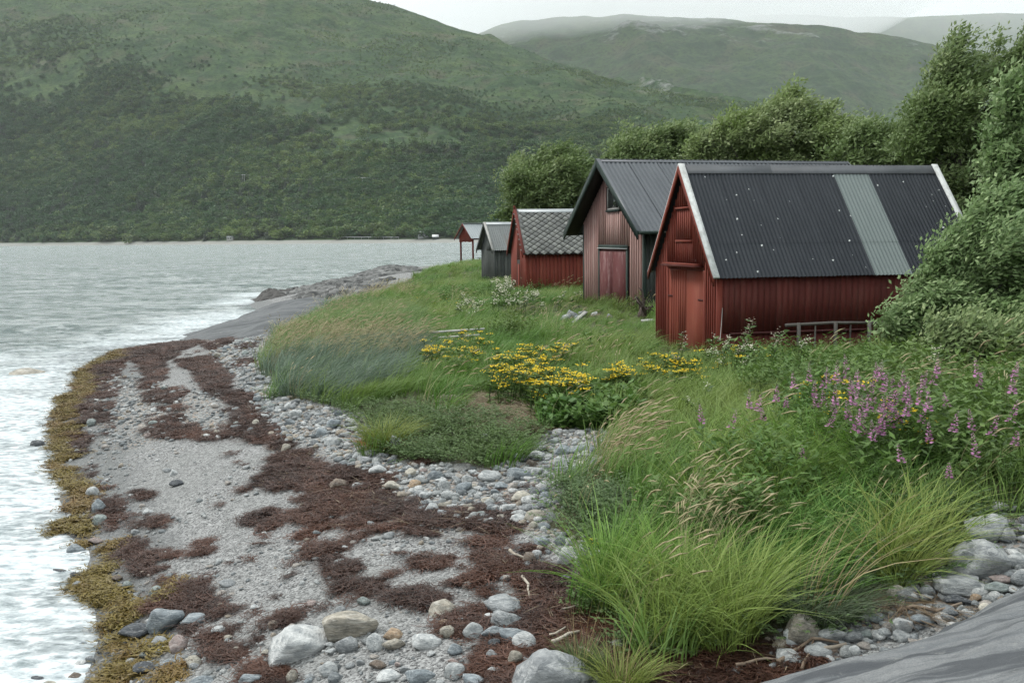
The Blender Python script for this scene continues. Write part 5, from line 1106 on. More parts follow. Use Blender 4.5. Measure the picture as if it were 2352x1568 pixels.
BIG = [(688, 1476, 132, 68, 'white', 'a', 'largest whitish angular boulder standing alone on the gravel'), (806, 1438, 115, 56, 'tan', 'a', 'tan layered boulder behind the largest whitish boulder'), (796, 1483, 46, 34, 'grey', 'r', 'striped round grey stone just right of the largest whitish boulder'),
 (862, 1479, 42, 36, 'pale', 'r', 'pale egg-shaped stone left of the tan stone, in front of the layered boulder'), (904, 1480, 58, 28, 'tan', 's', 'low tan stone touching the pale egg-shaped stone'), (905, 1455, 42, 20, 'orange', 's', 'flat orange-tan stone just right of the layered boulder'), (979, 1471, 64, 32, 'white', 's', 'wedge-shaped whitish stone between the tan stones and the olive-grey stone'),
 (1027, 1452, 38, 27, 'tan', 'r', 'round olive-tan stone right of the whitish wedge stone'), (1087, 1452, 42, 32, 'pale', 'r', 'round pale stone at the left of the bluish stone row'), (1132, 1452, 64, 26, 'blue', 's', 'smooth blue-grey stone in the middle of the bluish row'), (1178, 1462, 64, 30, 'blue', 's', 'blue-grey stone at the right of the bluish row'), (1161, 1427, 76, 38, 'grey', 'a', 'long tilted grey stone above the bluish row'), (1155, 1390, 84, 48, 'grey', 's', 'large smooth grey boulder at the edge of the thick brown wrack'),
 (1204, 1475, 54, 34, 'white', 'r', 'whitish stone with a dark seam beside the thick brown wrack'), (1135, 1481, 28, 20, 'dark', 'r', ''), (1014, 1394, 70, 26, 'tan', 's', 'long flat tan stone with brown wrack at its left end'), (1126, 1417, 32, 14, 'white', 's', ''), (1023, 1431, 35, 13, 'orange', 's', ''),
 (1266, 1548, 176, 96, 'grey', 'a', 'very large cracked grey boulder at the bottom edge of the picture'), (1183, 1513, 30, 28, 'tan', 'r', ''), (892, 1550, 52, 20, 'white', 's', 'flat white stone at the bottom edge'), (966, 1551, 64, 28, 'blue', 's', 'blue-grey stone right of the flat white stone at the bottom edge'), (1043, 1542, 54, 32, 'pale', 's', 'pale grey stone near the bottom edge left of the very large boulder'), (755, 1538, 38, 28, 'pale', 'r', ''), (867, 1526, 38, 20, 'brown', 's', ''), (1086, 1562, 44, 20, 'blue', 's', ''), (671, 1555, 28, 26, 'tan', 'r', ''), (707, 1440, 30, 14, 'dark', 's', ''),
 (380, 1429, 90, 56, 'blue', 's', 'large blue-grey boulder with pale swirls near the water edge'), (309, 1450, 74, 36, 'dark', 's', 'dark wet boulder leaning on the swirled blue-grey boulder'), (449, 1420, 68, 20, 'blue', 's', 'flat blue-grey stone right of the swirled boulder'), (410, 1482, 54, 34, 'pink', 'r', 'round pinkish-brown boulder below the swirled boulder'), (445, 1521, 42, 24, 'cream', 's', 'flat cream stone below the pinkish-brown boulder'), (339, 1533, 56, 20, 'dark', 's', ''), (383, 1527, 46, 22, 'blue', 's', ''), (367, 1474, 40, 20, 'grey', 's', ''),
 (227, 1166, 32, 28, 'blue', 'r', ''), (229, 1196, 34, 22, 'green', 's', ''), (177, 1258, 38, 22, 'blue', 's', ''), (219, 1242, 36, 15, 'pink', 's', ''), (138, 1305, 34, 17, 'dark', 's', ''), (174, 1317, 30, 16, 'dark', 's', ''), (126, 1349, 22, 11, 'dark', 's', ''), (146, 1376, 40, 16, 'cream', 's', ''), (269, 1328, 26, 14, 'brown', 's', ''), (292, 1342, 24, 14, 'green', 's', ''), (360, 1359, 30, 20, 'green', 's', ''), (521, 1339, 42, 15, 'grey', 's', ''), (342, 1175, 26, 13, 'white', 's', ''),
 (82, 1546, 44, 24, 'dark', 'r', 'dark stone awash in the surf at the bottom left'), (173, 1544, 32, 14, 'brown', 's', ''), (110, 1562, 44, 24, 'cream', 'r', 'cream stone awash in the surf at the bottom left'), (236, 1563, 30, 18, 'dark', 'a', ''), (72, 851, 78, 18, 'tan', 's', 'long flat tan rock awash in the surf at the left edge'), (33, 1350, 24, 14, 'tan', 'r', ''), (60, 1280, 26, 9, 'dark', 's', ''), (628, 1436, 26, 20, 'brown', 'r', ''), (463, 1565, 52, 20, 'blue', 's', ''), (575, 1562, 58, 22, 'blue', 's', ''),
 (85, 1017, 28, 20, 'dark', 'r', 'dark stone alone at the edge of the foam'), (399, 1086, 18, 13, 'white', 'a', ''), (406, 1110, 30, 14, 'dark', 's', ''), (210, 972, 20, 16, 'green', 'r', ''), (588, 972, 18, 14, 'cream', 'r', ''), (657, 1031, 20, 17, 'tan', 'r', ''), (214, 1133, 30, 22, 'pale', 'r', ''), (340, 1001, 18, 12, 'pink', 'r', ''),
 (907, 1018, 26, 36, 'pale', 's', 'upright pale slab leaning in the green herbs'), (905, 1116, 38, 20, 'cream', 's', ''), (953, 1114, 30, 19, 'orange', 'r', 'orange-brown stone among the pale stones of the bed'), (1193, 1049, 28, 16, 'blue', 'r', ''), (1193, 1089, 60, 26, 'blue', 's', 'broad flat blue-grey stone in the stone bed'), (777, 1111, 46, 22, 'brown', 'a', 'brown angular stone poking out of the wrack'), (825, 1113, 32, 10, 'white', 's', ''), (1286, 1098, 28, 26, 'tan', 'r', ''), (1199, 1140, 52, 22, 'cream', 's', ''), (1231, 1185, 48, 26, 'tan', 's', 'tan stone at the grass side of the stone bed'), (1225, 1207, 20, 16, 'cream', 'r', ''),
 (1302, 1277, 54, 36, 'white', 'a', 'pointed whitish stone at the foot of the tall foreground grass'), (1233, 1276, 26, 22, 'white', 'r', ''), (1215, 1280, 34, 22, 'brown', 's', ''), (1244, 1242, 38, 20, 'blue', 's', ''), (1289, 1242, 36, 20, 'blue', 's', ''), (1340, 1285, 40, 22, 'grey', 's', ''), (1372, 1275, 34, 20, 'grey', 'r', ''), (1074, 1103, 26, 19, 'white', 'a', ''), (943, 1086, 32, 19, 'cream', 'r', ''), (895, 1087, 22, 11, 'white', 's', ''), (767, 975, 36, 22, 'blue', 's', ''), (803, 966, 26, 14, 'white', 's', ''), (738, 993, 36, 19, 'blue', 'a', ''), (679, 954, 30, 22, 'white', 'a', ''), (1113, 1007, 22, 18, 'white', 'r', ''), (1074, 1165, 26, 16, 'tan', 'a', ''),
 (2258, 1221, 100, 50, 'pale', 'a', 'large pale grey boulder behind the stony strip at the right edge'), (2314, 1233, 30, 28, 'white', 'r', 'white round stone on the shoulder of the hindmost boulder at the right edge'), (2262, 1282, 138, 66, 'pale', 'a', 'big rough pale boulder just below the hindmost one at the right edge'), (2216, 1300, 52, 54, 'pale', 'a', 'pale upright block in front of the big rough boulder'), (2208, 1347, 92, 38, 'pale', 'a', 'flat-topped pale boulder above the reed litter at the right'), (2283, 1350, 62, 26, 'green', 's', 'greenish stone between the flat-topped boulder and the banded slab'), (2300, 1332, 48, 15, 'pink', 's', 'pink stone above the greenish stone'), (2059, 1364, 42, 28, 'cream', 'r', 'round cream stone above the reed litter'), (1978, 1300, 58, 58, 'blue', 'a', 'blue-grey boulder half hidden between two grass clumps'),
 (2070, 1440, 42, 30, 'white', 'a', ''), (2110, 1423, 56, 25, 'blue', 's', 'blue-grey stone below the reed litter'), (1841, 1446, 80, 54, 'tan', 's', 'tan-grey boulder under the foreground grass'), (1832, 1462, 62, 28, 'pale', 's', 'pale slab under the foreground grass with sticks on it'), (1961, 1496, 26, 20, 'white', 'r', ''), (2202, 1378, 54, 20, 'dark', 's', ''), (2241, 1375, 22, 17, 'orange', 'r', ''), (2129, 1359, 32, 22, 'pale', 'r', ''), (2154, 1297, 52, 50, 'brown', 's', 'brown boulder under the right-hand grass clump'), (2330, 1290, 50, 26, 'pale', 'r', ''), (2345, 1330, 40, 30, 'grey', 'r', ''), (1541, 1070, 62, 30, 'pale', 'a', 'pale flat boulder showing in the middle of the grass'), (2030, 1455, 34, 20, 'pale', 'r', ''), (2165, 1405, 30, 16, 'grey', 'r', '')]
cnt = 0
for i, (x, y, wp, hp, c, f, lab) in enumerate(BIG):
    if lab: put_stone(x, y, wp, hp, c, f, lab, i)
    else:
        lab = '%s %s stone %s' % (WORD[c], FORM[f], zone(x, y)); o = put_stone(x, y, wp, hp, c, f, lab, i); o['group'] = 'single stones '+zone(x, y)
        o['auto'] = 1
# middling stones of the beds, the largest 190 as things, the rest as shingle
rs = np.random.default_rng(70); cand = []
for bi, (bpx, N_) in enumerate(zip(BED, (560, 220, 80, 150))):
    b = np.array(bpx, float); lo, hi = b.min(0), b.max(0); got = 0
    while got < N_:
        x = rs.uniform(lo[0], hi[0]); y = rs.uniform(lo[1], min(hi[1], 1560))
        if not inpoly(b, np.array([x]), np.array([y]))[0]: continue
        cand.append((x, y, bi, rs.gamma(3., .028))); got += 1
for k_ in range(150): cand.append((rs.uniform(260, 1180), rs.uniform(1380, 1566), 9, rs.gamma(3, .016)))
for k_ in range(160): cand.append((rs.uniform(150, 330)+.0, rs.uniform(830, 1560), 8, rs.gamma(3, .018)))
sized = []
taken = [(x, y, wp) for x, y, wp, *_ in BIG]
for x, y, bi, s in cand:
    p = ground_at(x, y); k = np.linalg.norm(p-CAM)/FPX; wp = min(max(s, .035), .24)*2/k*.62
    if any(abs(x-a) < (w_+wp)*.42 and abs(y-b) < (w_+wp)*.25 for a, b, w_ in taken): continue
    if p[2] < -.05: continue
    sized.append((wp, x, y, bi))
sized.sort(reverse=True); names = ['pale', 'grey', 'blue', 'white', 'green', 'tan', 'cream', 'pink', 'brown']; pr = [.24, .2, .17, .12, .09, .07, .06, .03, .02]
placed = list(taken); small = []; nst = 0
for wp, x, y, bi in sized:
    if any(abs(x-a) < (w_+wp)*.36 and abs(y-b) < (w_+wp)*.22 for a, b, w_ in placed): continue
    placed.append((x, y, wp))
    if nst < 185:
        c = names[rs.choice(9, p=pr)]; f = 'rssaa'[rs.integers(5)]; lab = 'small %s %s stone %s' % (WORD[c], FORM[f], zone(x, y))
        o = put_stone(x, y, wp, wp*rs.uniform(.42, .62), c, f, lab, 900+nst); o['group'] = 'small stones '+zone(x, y); o['auto'] = 1; nst += 1
    else: small.append((x, y, wp))
_cnt = {}
for o in COL.objects:
    if o.get('auto'): _cnt.setdefault(o['label'], []).append(o)
for lab, os_ in _cnt.items():
    for o in os_: o['group'] = lab+'s'; del o['auto']
PK = [stone_mesh(700+i, 2, (.2, .2, .6, 1.)[i % 4]) for i in range(8)]; PM = stone_mat(True)
for q in PK: q.materials.append(PM)
pb = []
for x, y, wp in small:
    p = ground_at(x, y); pb.append((p[0], p[1], wp*np.linalg.norm(p-CAM)/FPX/2))
for P_, dn in zip(BEDW, (170, 70, 30, 170)):
    lo, hi = P_.min(0)-.15, P_.max(0)+.15; n = int(np.prod(hi-lo)*dn); n = min(n, 14000); qx = rs.uniform(lo[0], hi[0], n); qy = rs.uniform(lo[1], hi[1], n)
    dd = polydist(P_, qx, qy)*np.where(inpoly(P_, qx, qy), 1, -1); kk = dd > .25*fbm(qx*2, qy*2, 3, 5)-.1
    sz_ = np.clip(rs.gamma(2.6, .0135, n), .012, .09); pb += list(zip(qx[kk], qy[kk], sz_[kk]))
lz_ = rings([(5.5, 12, 75), (12, 24, 26), (24, 46, 8)], 71, .62, .2); hz_ = H(lz_[:, 0], lz_[:, 1]); kk = (hz_ > -.12) & ~inpoly(LANDW, lz_[:, 0], lz_[:, 1]) & ((fbm(lz_[:, 0]*.7, lz_[:, 1]*.7, 3, 14) > -.1) | (hz_ < .25)); lz_ = lz_[kk]
pb += list(zip(lz_[:, 0], lz_[:, 1], np.clip(rs.gamma(2., .0095, len(lz_)), .007, .07)))
nr_ = rings([(4.2, 10, 260)], 72, .1, .75); kk = inpoly(WP([(1900, 1490), (2060, 1420), (2200, 1390), (2352, 1300), (2500, 1350), (2300, 1440), (2000, 1530), (1850, 1540)]), nr_[:, 0], nr_[:, 1]); nr_ = nr_[kk]; pb += list(zip(nr_[:, 0], nr_[:, 1], np.clip(rs.gamma(2., .013, len(nr_)), .008, .06)))
pb = np.array(pb); n = len(pb); zz = H(pb[:, 0], pb[:, 1]); sc3 = np.stack([pb[:, 2]*rs.uniform(.8, 1.25, n), pb[:, 2]*rs.uniform(.7, 1.1, n), pb[:, 2]*rs.uniform(.45, .75, n)], 1)
scatter('shingle', 'small grey and white shingle covering the upper beach', 'shingle', np.column_stack([pb[:, :2], zz+sc3[:, 2]*.35]), PK, sc3, rs.uniform(0, 6.28, n), rs.random(n), rs.normal(0, .2, (n, 2)))
# ------------------------------------------------------------------ driftwood and boards
M['drift'] = paint_mat('bleached_driftwood', (.40, .36, .30), (.30, .26, .21), (.20, .16, .12), .5, (20, 20, 20))
M['twig'] = paint_mat('brown_twig', (.16, .115, .08), (.22, .165, .12), (.30, .25, .20), .4, (20, 20, 20))
M['rootd'] = paint_mat('dark_root', (.045, .032, .026), (.07, .05, .04), (.12, .09, .07), .4, (20, 20, 20))
def stick(name, label, pts, rad, mat, lift=.03, cat='driftwood', group=None, taper=.5):
    P = [ground_at(a, b) for a, b in pts]; org = P[0].copy()
    hs = lift if isinstance(lift, (list, tuple)) else [lift]*len(P)
    path = [p-org+[0, 0, h] for p, h in zip(P, hs)]
    q = [path[0]]
    for a, b in zip(path[:-1], path[1:]): q += [(a*2+b)/3+np.array([random.uniform(-1, 1) for _ in range(3)])*.012, b]
    R = thing(name, label, cat, org, 0, group); m_ = MB(); rr = np.linspace(rad, rad*taper, len(q)); m_.tube(q, rr, 8); o = m_.build('stem', mat, R, True)
    return R
STK = [([(1200, 1334), (1214, 1352), (1217, 1384)], .017, 'drift', 'pale crooked stick standing out of the thick brown wrack'), ([(1171, 1273), (1203, 1290)], .02, 'drift', 'short pale stick at the top of the thick brown wrack'), ([(1264, 1470), (1299, 1452)], .016, 'drift', 'short bleached stick above the very large boulder'), ([(1270, 1486), (1296, 1474), (1331, 1462)], .022, 'drift', 'thick pale stick pointing at the very large boulder'), ([(1331, 1319), (1350, 1310), (1368, 1309)], .016, 'drift', 'forked pale stick at the left foot of the tall grass'), ([(1011, 1191), (1045, 1184), (1076, 1185)], .014, 'drift', 'thin pale branch lying along the central wrack drift'),
 ([(1787, 1534), (1822, 1508), (1862, 1482)], .021, 'twig', 'long brown branch slanting up from the bottom wrack beside the slab'), ([(1812, 1472), (1862, 1444)], .017, 'drift', 'grey stick propped on the pale slab under the grass'), ([(1855, 1512), (1900, 1502), (1944, 1492)], .027, 'drift', 'thick peeled pale branch beside the banded slab'), ([(1802, 1474), (1860, 1480), (1926, 1489)], .02, 'twig', 'dark branch lying across behind the peeled branch'), ([(1842, 1550), (1860, 1512), (1872, 1474)], .014, 'twig', 'thin brown branch crossing over the peeled branch'), ([(1974, 1402), (2010, 1394), (2046, 1385)], .016, 'drift', 'pale stick on the reed litter above the shingle'), ([(2062, 1416), (2096, 1405), (2151, 1416), (2208, 1398)], .019, 'twig', 'long wavy branch along the lower side of the reed litter'), ([(2079, 1371), (2110, 1378), (2140, 1388)], .011, 'drift', 'thin pale reed stem leaning on the round cream stone'),
 ([(1064, 888), (1100, 897), (1142, 904)], .045, 'drift', 'bare crooked branch at the top of the straw hollow'), ([(1900, 1545), (1980, 1520)], .014, 'twig', 'thin twig at the foot of the banded slab'), ([(1690, 1540), (1740, 1528), (1800, 1530)], .016, 'twig', 'brown stick in the wrack at the bottom of the foreground grass'), ([(1290, 1410), (1345, 1395)], .009, 'drift', 'thin bleached twig in the middle of the thick wrack'), ([(1330, 1500), (1360, 1512), (1390, 1540)], .011, 'drift', 'thin bent twig beside the very large boulder')]
for pts, r_, mt, lab in STK: stick('driftwood_stick', lab, pts, r_, M[mt], .05)
R = stick('driftwood_log', 'short bleached log with a dark strap above the straw hollow', [(1013, 924), (1060, 922)], .075, M['drift'], .07, 'log', taper=.95)
band = MB(); _p = (ground_at(1034, 923)-ground_at(1013, 924)); band.tube([_p+[-.02, 0, .072], _p+[.03, 0, .072]], [.083, .083], 10); band.build('dark_strap', M['rootd'], R)
M['oldgrey'] = paint_mat('old_grey_rail', (.10, .09, .08), (.15, .135, .12), (.22, .2, .18), .4)
def plank(name, label, a, b, ha, hb, wid, th, mat, cat='plank'):
    A, B = ground_at(*a, ha), ground_at(*b, hb); A[2] += ha; B[2] += hb; d = B-A; L_ = np.linalg.norm(d); yaw = math.atan2(d[1], d[0]); pit = -math.asin(d[2]/L_)
    m_ = MB(); m_.box(0, L_, -wid/2, wid/2, -th/2, th/2); o = m_.build(name, mat); o.location = A; o.rotation_euler = (0.06, pit, yaw); return tag(o, label, cat)
plank('weathered_plank', 'upper of the two pale planks lying in the grass before the sheds', (990, 763), (1112, 755), .40, .42, .16, .035, M['grey'])
plank('weathered_plank', 'lower of the two pale planks lying in the grass before the sheds', (1008, 775), (1100, 769), .36, .38, .14, .035, M['grey'])
plank('weathered_plank', 'pale board propped on the stone heap by the faded boathouse', (1316, 741), (1346, 716), .08, .28, .12, .03, M['grey'])
plank('weathered_plank', 'grey board on the ground between the two large boathouses', (1474, 737), (1502, 735), .1, .1, .3, .05, M['grey'])
hs_ = random.Random(5)
for i, (x, y, s_, c) in enumerate([(1300, 733, 24, 'grey'), (1318, 728, 26, 'grey'), (1310, 722, 20, 'blue'), (1328, 734, 18, 'blue'), (1338, 724, 18, 'grey'), (1292, 738, 16, 'grey'), (1365, 724, 16, 'pale'), (1230+170, 728, 14, 'grey')]):
    o = put_stone(x, y, s_, s_*.7, c, 'a', 'stone of the small heap beside the faded boathouse', 1300+i, .1); o['group'] = 'stones heaped beside the faded boathouse'
def local(B, yaw, x, y):
    a = math.radians(yaw); return np.array([B[0]+math.cos(a)*x-math.sin(a)*y, B[1]+math.sin(a)*x+math.cos(a)*y])
# rail on posts along the side wall, stick on the wall, root tangle
c = local((4.17, 20.57), 11.5, 1.55, -.45); T = thing('wooden_rail', 'low grey wooden rail on short posts along the near boathouse wall', 'rail', (c[0], c[1], float(H(*c))), math.radians(11.5))
zr = 2.52-float(H(*c)); m_ = MB(); m_.tube([(-.15, 0, zr), (.9, .01, zr+.02), (2.1, 0, zr-.01)], [.035, .032, .028], 8); m_.build('rail', M['oldgrey'], T, True)
for x in (.12, .95, 1.72): box('post', x-.035, x+.035, -.075, -.036, -.3, zr+.05, M['oldgrey'], T)
for x in (.5, 1.3): m_ = MB(); m_.tube([(x, -.02, -.2), (x+.02, 0, zr-.03)], [.02, .018], 6); m_.build('rung', M['oldgrey'], T)
c = local((4.17, 20.57), 11.5, .16, -.12); m_ = MB(); m_.tube([(-.06, -.06, .72-.3), (.0, .1, .75), (.03, .16, 1.08)], [.008, .008, .006], 6); o = m_.build('leaning_stick', M['grey']); o.location = (c[0], c[1], float(H(*c))); tag(o, 'thin pale stick leaning on the corner of the near boathouse', 'stick')
p0 = ground_at(1474, 736); T = thing('driftwood_root', 'dark tangled driftwood root standing at the corner of the faded boathouse', 'driftwood', p0); r_ = random.Random(8); m_ = MB()
for k_ in range(13):
    a = r_.uniform(0, 6.28); h = r_.uniform(.25, .95); e_ = np.array([math.cos(a)*r_.uniform(.15, .5), math.sin(a)*.2, h]); mid = e_*.5+[r_.uniform(-.18, .18), 0, .1]
    m_.tube([(r_.uniform(-.1, .1), 0, -.1), mid, e_, e_+[r_.uniform(-.2, .2), 0, r_.uniform(-.15, .1)]], [.055, .045, .03, .008], 6)
m_.build('root', M['rootd'], T, True)
m_ = MB(); m_.tube([(.05, 0, -.15), (0, 0, .15), (.05, .02, .42)], [.16, .14, .09], 9); m_.build('stump', M['rootd'], T, True)
# reed litter under the slab edge
rk_ = [proto('reed', [blades(22, .3, .009, .2, 1., 320+i, 3, .6, .5, 1.)], GM['straw']) for i in range(3)]
for q in rk_:
    q.transform(Matrix.Scale(.16, 4, (0, 0, 1)))
lp = rings([(5, 12, 90)], 16, .1, .8); lp = lp[inz(WP([(1950, 1392), (2080, 1378), (2170, 1392), (2235, 1388), (2200, 1412), (2070, 1420), (1960, 1415)]), lp)]
scatter('reed_litter', 'brown washed-up reed stems heaped between the stones', 'litter', z3d(lp, .03), rk_, rng.uniform(.5, 1., len(lp)), rng.normal(0, .4, len(lp)), np.full(len(lp), .8))
lp = weed_points([WEEDW[i] for i in (12, 25)], 8, 90, .1); wt_k = [proto('twig', [blades(5, .13, .006, .2, .6, 340+i, 3, .1, .6, 1.2)], GM['straw']) for i in range(3)]
for q in wt_k: q.transform(Matrix.Scale(.14, 4, (0, 0, 1)))
scatter('wrack_twigs', 'thin pale twigs and straw caught in the wrack', 'litter', z3d(lp, .06), wt_k, rng.uniform(.5, 1.1, len(lp)), rng.uniform(0, 6.28, len(lp)), np.full(len(lp), .1))
# ------------------------------------------------------------------ grass tufts that stand alone
def lone_tuft(label, px, py, parts, mat, name='grass_tuft'):
    p0 = ground_at(px, py); T = thing(name, label, 'grass', p0)
    for nm, pr_, mt in parts: add(nm, proto(nm, [pr_[:3]], mt), None, T)
plain = lambda nm, a, b: leaf_mat(nm, a, b, None, .3, False)
GY, GO, GD, GT = plain('tuft_yellow_green', (.12, .17, .035), (.24, .27, .07)), plain('tuft_orange_base', (.26, .13, .03), (.36, .20, .06)), plain('tuft_dark_green', (.055, .09, .03), (.12, .16, .055)), plain('tuft_straw', (.24, .18, .09), (.38, .30, .17))
lone_tuft('yellow-green grass tuft with an orange base at the edge of the stones', 888, 1022, [('blades', blades(420, .50, .010, .36, .9, 800, 5, .35), GY), ('dead_blades', blades(200, .2, .009, .38, 1.6, 801, 4, .2, .4, .7), GO)], GY)
lone_tuft('small green tuft on a sod beside the very large boulder', 1338, 1545, [('blades', blades(260, .26, .007, .13, .8, 802, 4, .3), GD), ('dry_stems', blades(16, .55, .004, .1, .2, 803, 4, .3), GT)], GD)
lone_tuft('pale tuft cut by the bottom edge right of the very large boulder', 1432, 1585, [('blades', blades(320, .30, .007, .16, .9, 804, 4, .3), GY), ('dry_stems', blades(14, .6, .004, .1, .3, 805, 4, .4), GT)], GY)
lone_tuft('blue-green tuft with long nodding stalks right of the foreground grass', 1880, 1428, [('blades', blades(420, .42, .007, .26, 1.0, 806, 5, .5), plain('tuft_blue_green', (.075, .11, .06), (.15, .185, .11))), ('seed_stalks', blades(22, 1.0, .007, .16, .85, 807, 6, .7, .25), GT)], GD)
# ------------------------------------------------------------------ flowering plants
def petal_mat(nm, a, b): return leaf_mat(nm, a, b, None, .25, False)
FM = {'mag': petal_mat('fireweed_petal', (.38, .13, .30), (.58, .29, .49)), 'yel': petal_mat('tansy_head', (.70, .48, .010), (.86, .68, .04)), 'whi': petal_mat('meadowsweet_bloom', (.52, .50, .38), (.74, .72, .60)), 'stem': leaf_mat('flower_stem_leaf', (.045, .085, .022), (.10, .155, .045), None, .3, False), 'fern': leaf_mat('tansy_leaf', (.05, .095, .018), (.12, .18, .04), None, .3, False), 'umb': petal_mat('dried_umbel', (.30, .25, .19), (.44, .38, .30))}
def quads_at(C, D, nr, l, wl, seed):
    r = np.random.default_rng(seed); V, F = leaf_quads(np.array(C), unit(np.array(D)), unit(np.array(nr)), np.array(l), np.array(l)*wl); return V, F, np.repeat(r.random(len(C)), 4)
def fireweed_meshes(seed):
    r = np.random.default_rng(seed); parts, P = stem_leaves(seed, 1, 1.0, .11, .13, .4, 26, .05, None, .1, .1); st_ = proto('stem', parts, FM['stem'])
    C, D, Nn, l = [], [], [], []
    for k in range(1):
        a, b = P[k, 3], P[k, 4]
        for j in range(40):
            q = j/40; p = a*(1-q)+b*q; an = j*2.4; o = np.array([math.cos(an), math.sin(an), .2]); wd = .043*(1-q*.8)
            C.append(p+o*wd*.3); D.append(o+r.normal(size=3)*.3); Nn.append(np.array([0, 0, 1])+r.normal(size=3)*.6); l.append(wd)
    return st_, proto('flower_spike', [quads_at(C, D, Nn, l, .42, seed)], FM['mag'])
FW_ = [fireweed_meshes(850+i) for i in range(6)]
FWP = [(1815, 875), (1835, 862), (1862, 868), (1880, 880), (1905, 855), (1925, 872), (1940, 895), (1960, 860), (1985, 832), (2020, 828), (2000, 852), (2035, 858), (2046, 880), (2020, 905), (1990, 900), (1970, 930), (1955, 948), (2000, 946), (2030, 940), (2065, 920), (2085, 926), (2105, 850), (2122, 856), (2165, 838), (2205, 872), (2265, 838), (2292, 832), (1630, 945), (1652, 946), (1735, 922), (1775, 910), (1782, 890), (1705, 915), (2015, 976), (1975, 970), (2060, 962), (1860, 995), (2095, 1020), (2150, 946), (2150, 990), (2245, 972), (2290, 1050), (2200, 1030), (2132, 892), (1945, 920), (1978, 880), (2010, 925), (2040, 905), (1896, 884), (2075, 890), (1990, 955), (1915, 845)]
_fr = random.Random(4)
FWP += [(_fr.gauss(1985, 100), _fr.gauss(902, 44)) for _ in range(14)]+[(_fr.uniform(1850, 2330), _fr.uniform(840, 1000)) for _ in range(14)]
for i, (x, y) in enumerate(FWP):
    h = .85 if y < 960 else .75; p0 = ground_at(x, y, h); k_ = i % 6
    lab = 'magenta fireweed standing in the dense purple patch' if (1800 < x < 2100 and 820 < y < 985) else 'magenta fireweed on the far left of the flowers, near the yellow tansy' if x < 1800 else 'lone magenta fireweed low in the grass below the purple patch' if y > 985 else 'magenta fireweed in front of the willow bush at the right'
    T = thing('fireweed', lab, 'flower', p0, random.uniform(-.6, .6), lab.replace('fireweed', 'fireweeds')); s_ = h*random.uniform(.95, 1.08); T.scale = (s_*1.25, s_*1.25, s_)
    add('stem', FW_[k_][0], None, T); add('flower_spike', FW_[k_][1], None, T)
def tansy(label, px, py, wp, dp, n, h, seed, col='yel', head=.05, fol='fern', cat='flower', name='tansy', sphere=False):
    """px,py: middle of the flower tops; wp: width, dp: spread up the picture"""
    r = np.random.default_rng(seed); p0 = ground_at(px, py, h); T = thing(name, label, cat, p0); S, LC, LD, LN, LL, C, D, Nn, l = MB(), [], [], [], [], [], [], [], []
    for k in range(n):
        q = ground_at(px+wp*.5*r.uniform(-1, 1), py+dp*.5*r.uniform(-1, 1), h); b = q-p0; hh = h*r.uniform(.5, 1.15); tp_ = b+[hh*.16+r.normal(0, .04), r.normal(0, .04), hh]; mid = (b+tp_)/2-[.03, 0, 0]
        S.tube([b, mid, tp_], [.006, .005, .004], 4)
        for j in range(16):
            f = r.uniform(.1, .95); pt = (b*(1-f)+mid*f) if f < .5 else (mid*(1-f)+tp_*f); an = r.uniform(0, 6.28); LC.append(pt); LD.append([math.cos(an), math.sin(an), .25]); LN.append([0, 0, 1]+r.normal(size=3)*.4); LL.append(r.uniform(.09, .17))
        for j in range(int(r.integers(9, 18))):
            if sphere: o = r.normal(size=3)*head*.8
            else: o = np.array([r.normal(0, head), r.normal(0, head), r.normal(0, head*.22)])
            for m2 in range(3): C.append(tp_+o); an = r.uniform(0, 6.28); D.append([math.cos(an), math.sin(an), .2]); Nn.append([0, -.3, 1]+r.normal(size=3)*.25); l.append(r.uniform(.022, .036)*max(head, .03)/.05)
    S.build('stems', FM['stem'], T); ml = proto('foliage', [quads_at(LC, LD, LN, LL, .2, seed)], FM[fol]); add('foliage', ml, None, T); C = np.array(C); D = unit(np.array(D)); C = C-D*np.array(l)[:, None]*.5
    add('flower_heads', proto('flower_heads', [quads_at(C, D, Nn, l, .5, seed+1)], FM[col]), None, T)
for i, (x, y, wp, dp, n, h, lab) in enumerate([(1030, 797, 130, 26, 60, .5, 'yellow tansy clump just below the two pale planks'), (1085, 768, 70, 20, 24, .45, 'small yellow tansy clump at the right end of the pale planks'), (1185, 825, 130, 62, 110, .65, 'largest and brightest yellow tansy clump in mid meadow'), (1282, 862, 140, 34, 80, .6, 'yellow tansy clump right of and below the largest clump'), (1412, 848, 60, 22, 30, .5, 'small yellow tansy clump left of the near boathouse door'), (1535, 828, 140, 40, 60, .45, 'loose yellow tansy band in front of the near boathouse door'), (1690, 810, 130, 30, 16, .45, 'few yellow tansy heads by the corner of the near boathouse'), (1865, 872, 90, 36, 26, .55, 'yellow tansy among the left of the purple fireweed'), (1990, 920, 260, 80, 22, .6, 'yellow tansy heads scattered through the purple fireweed'), (1280, 800, 60, 14, 12, .5, 'few yellow tansy heads above the largest clump'), (1010, 690, 160, 14, 34, .3, 'thin yellow flower patch on the far meadow left of the slate-roofed boathouse')]):
    tansy(lab, x, y, wp, dp, n, h, 900+i)
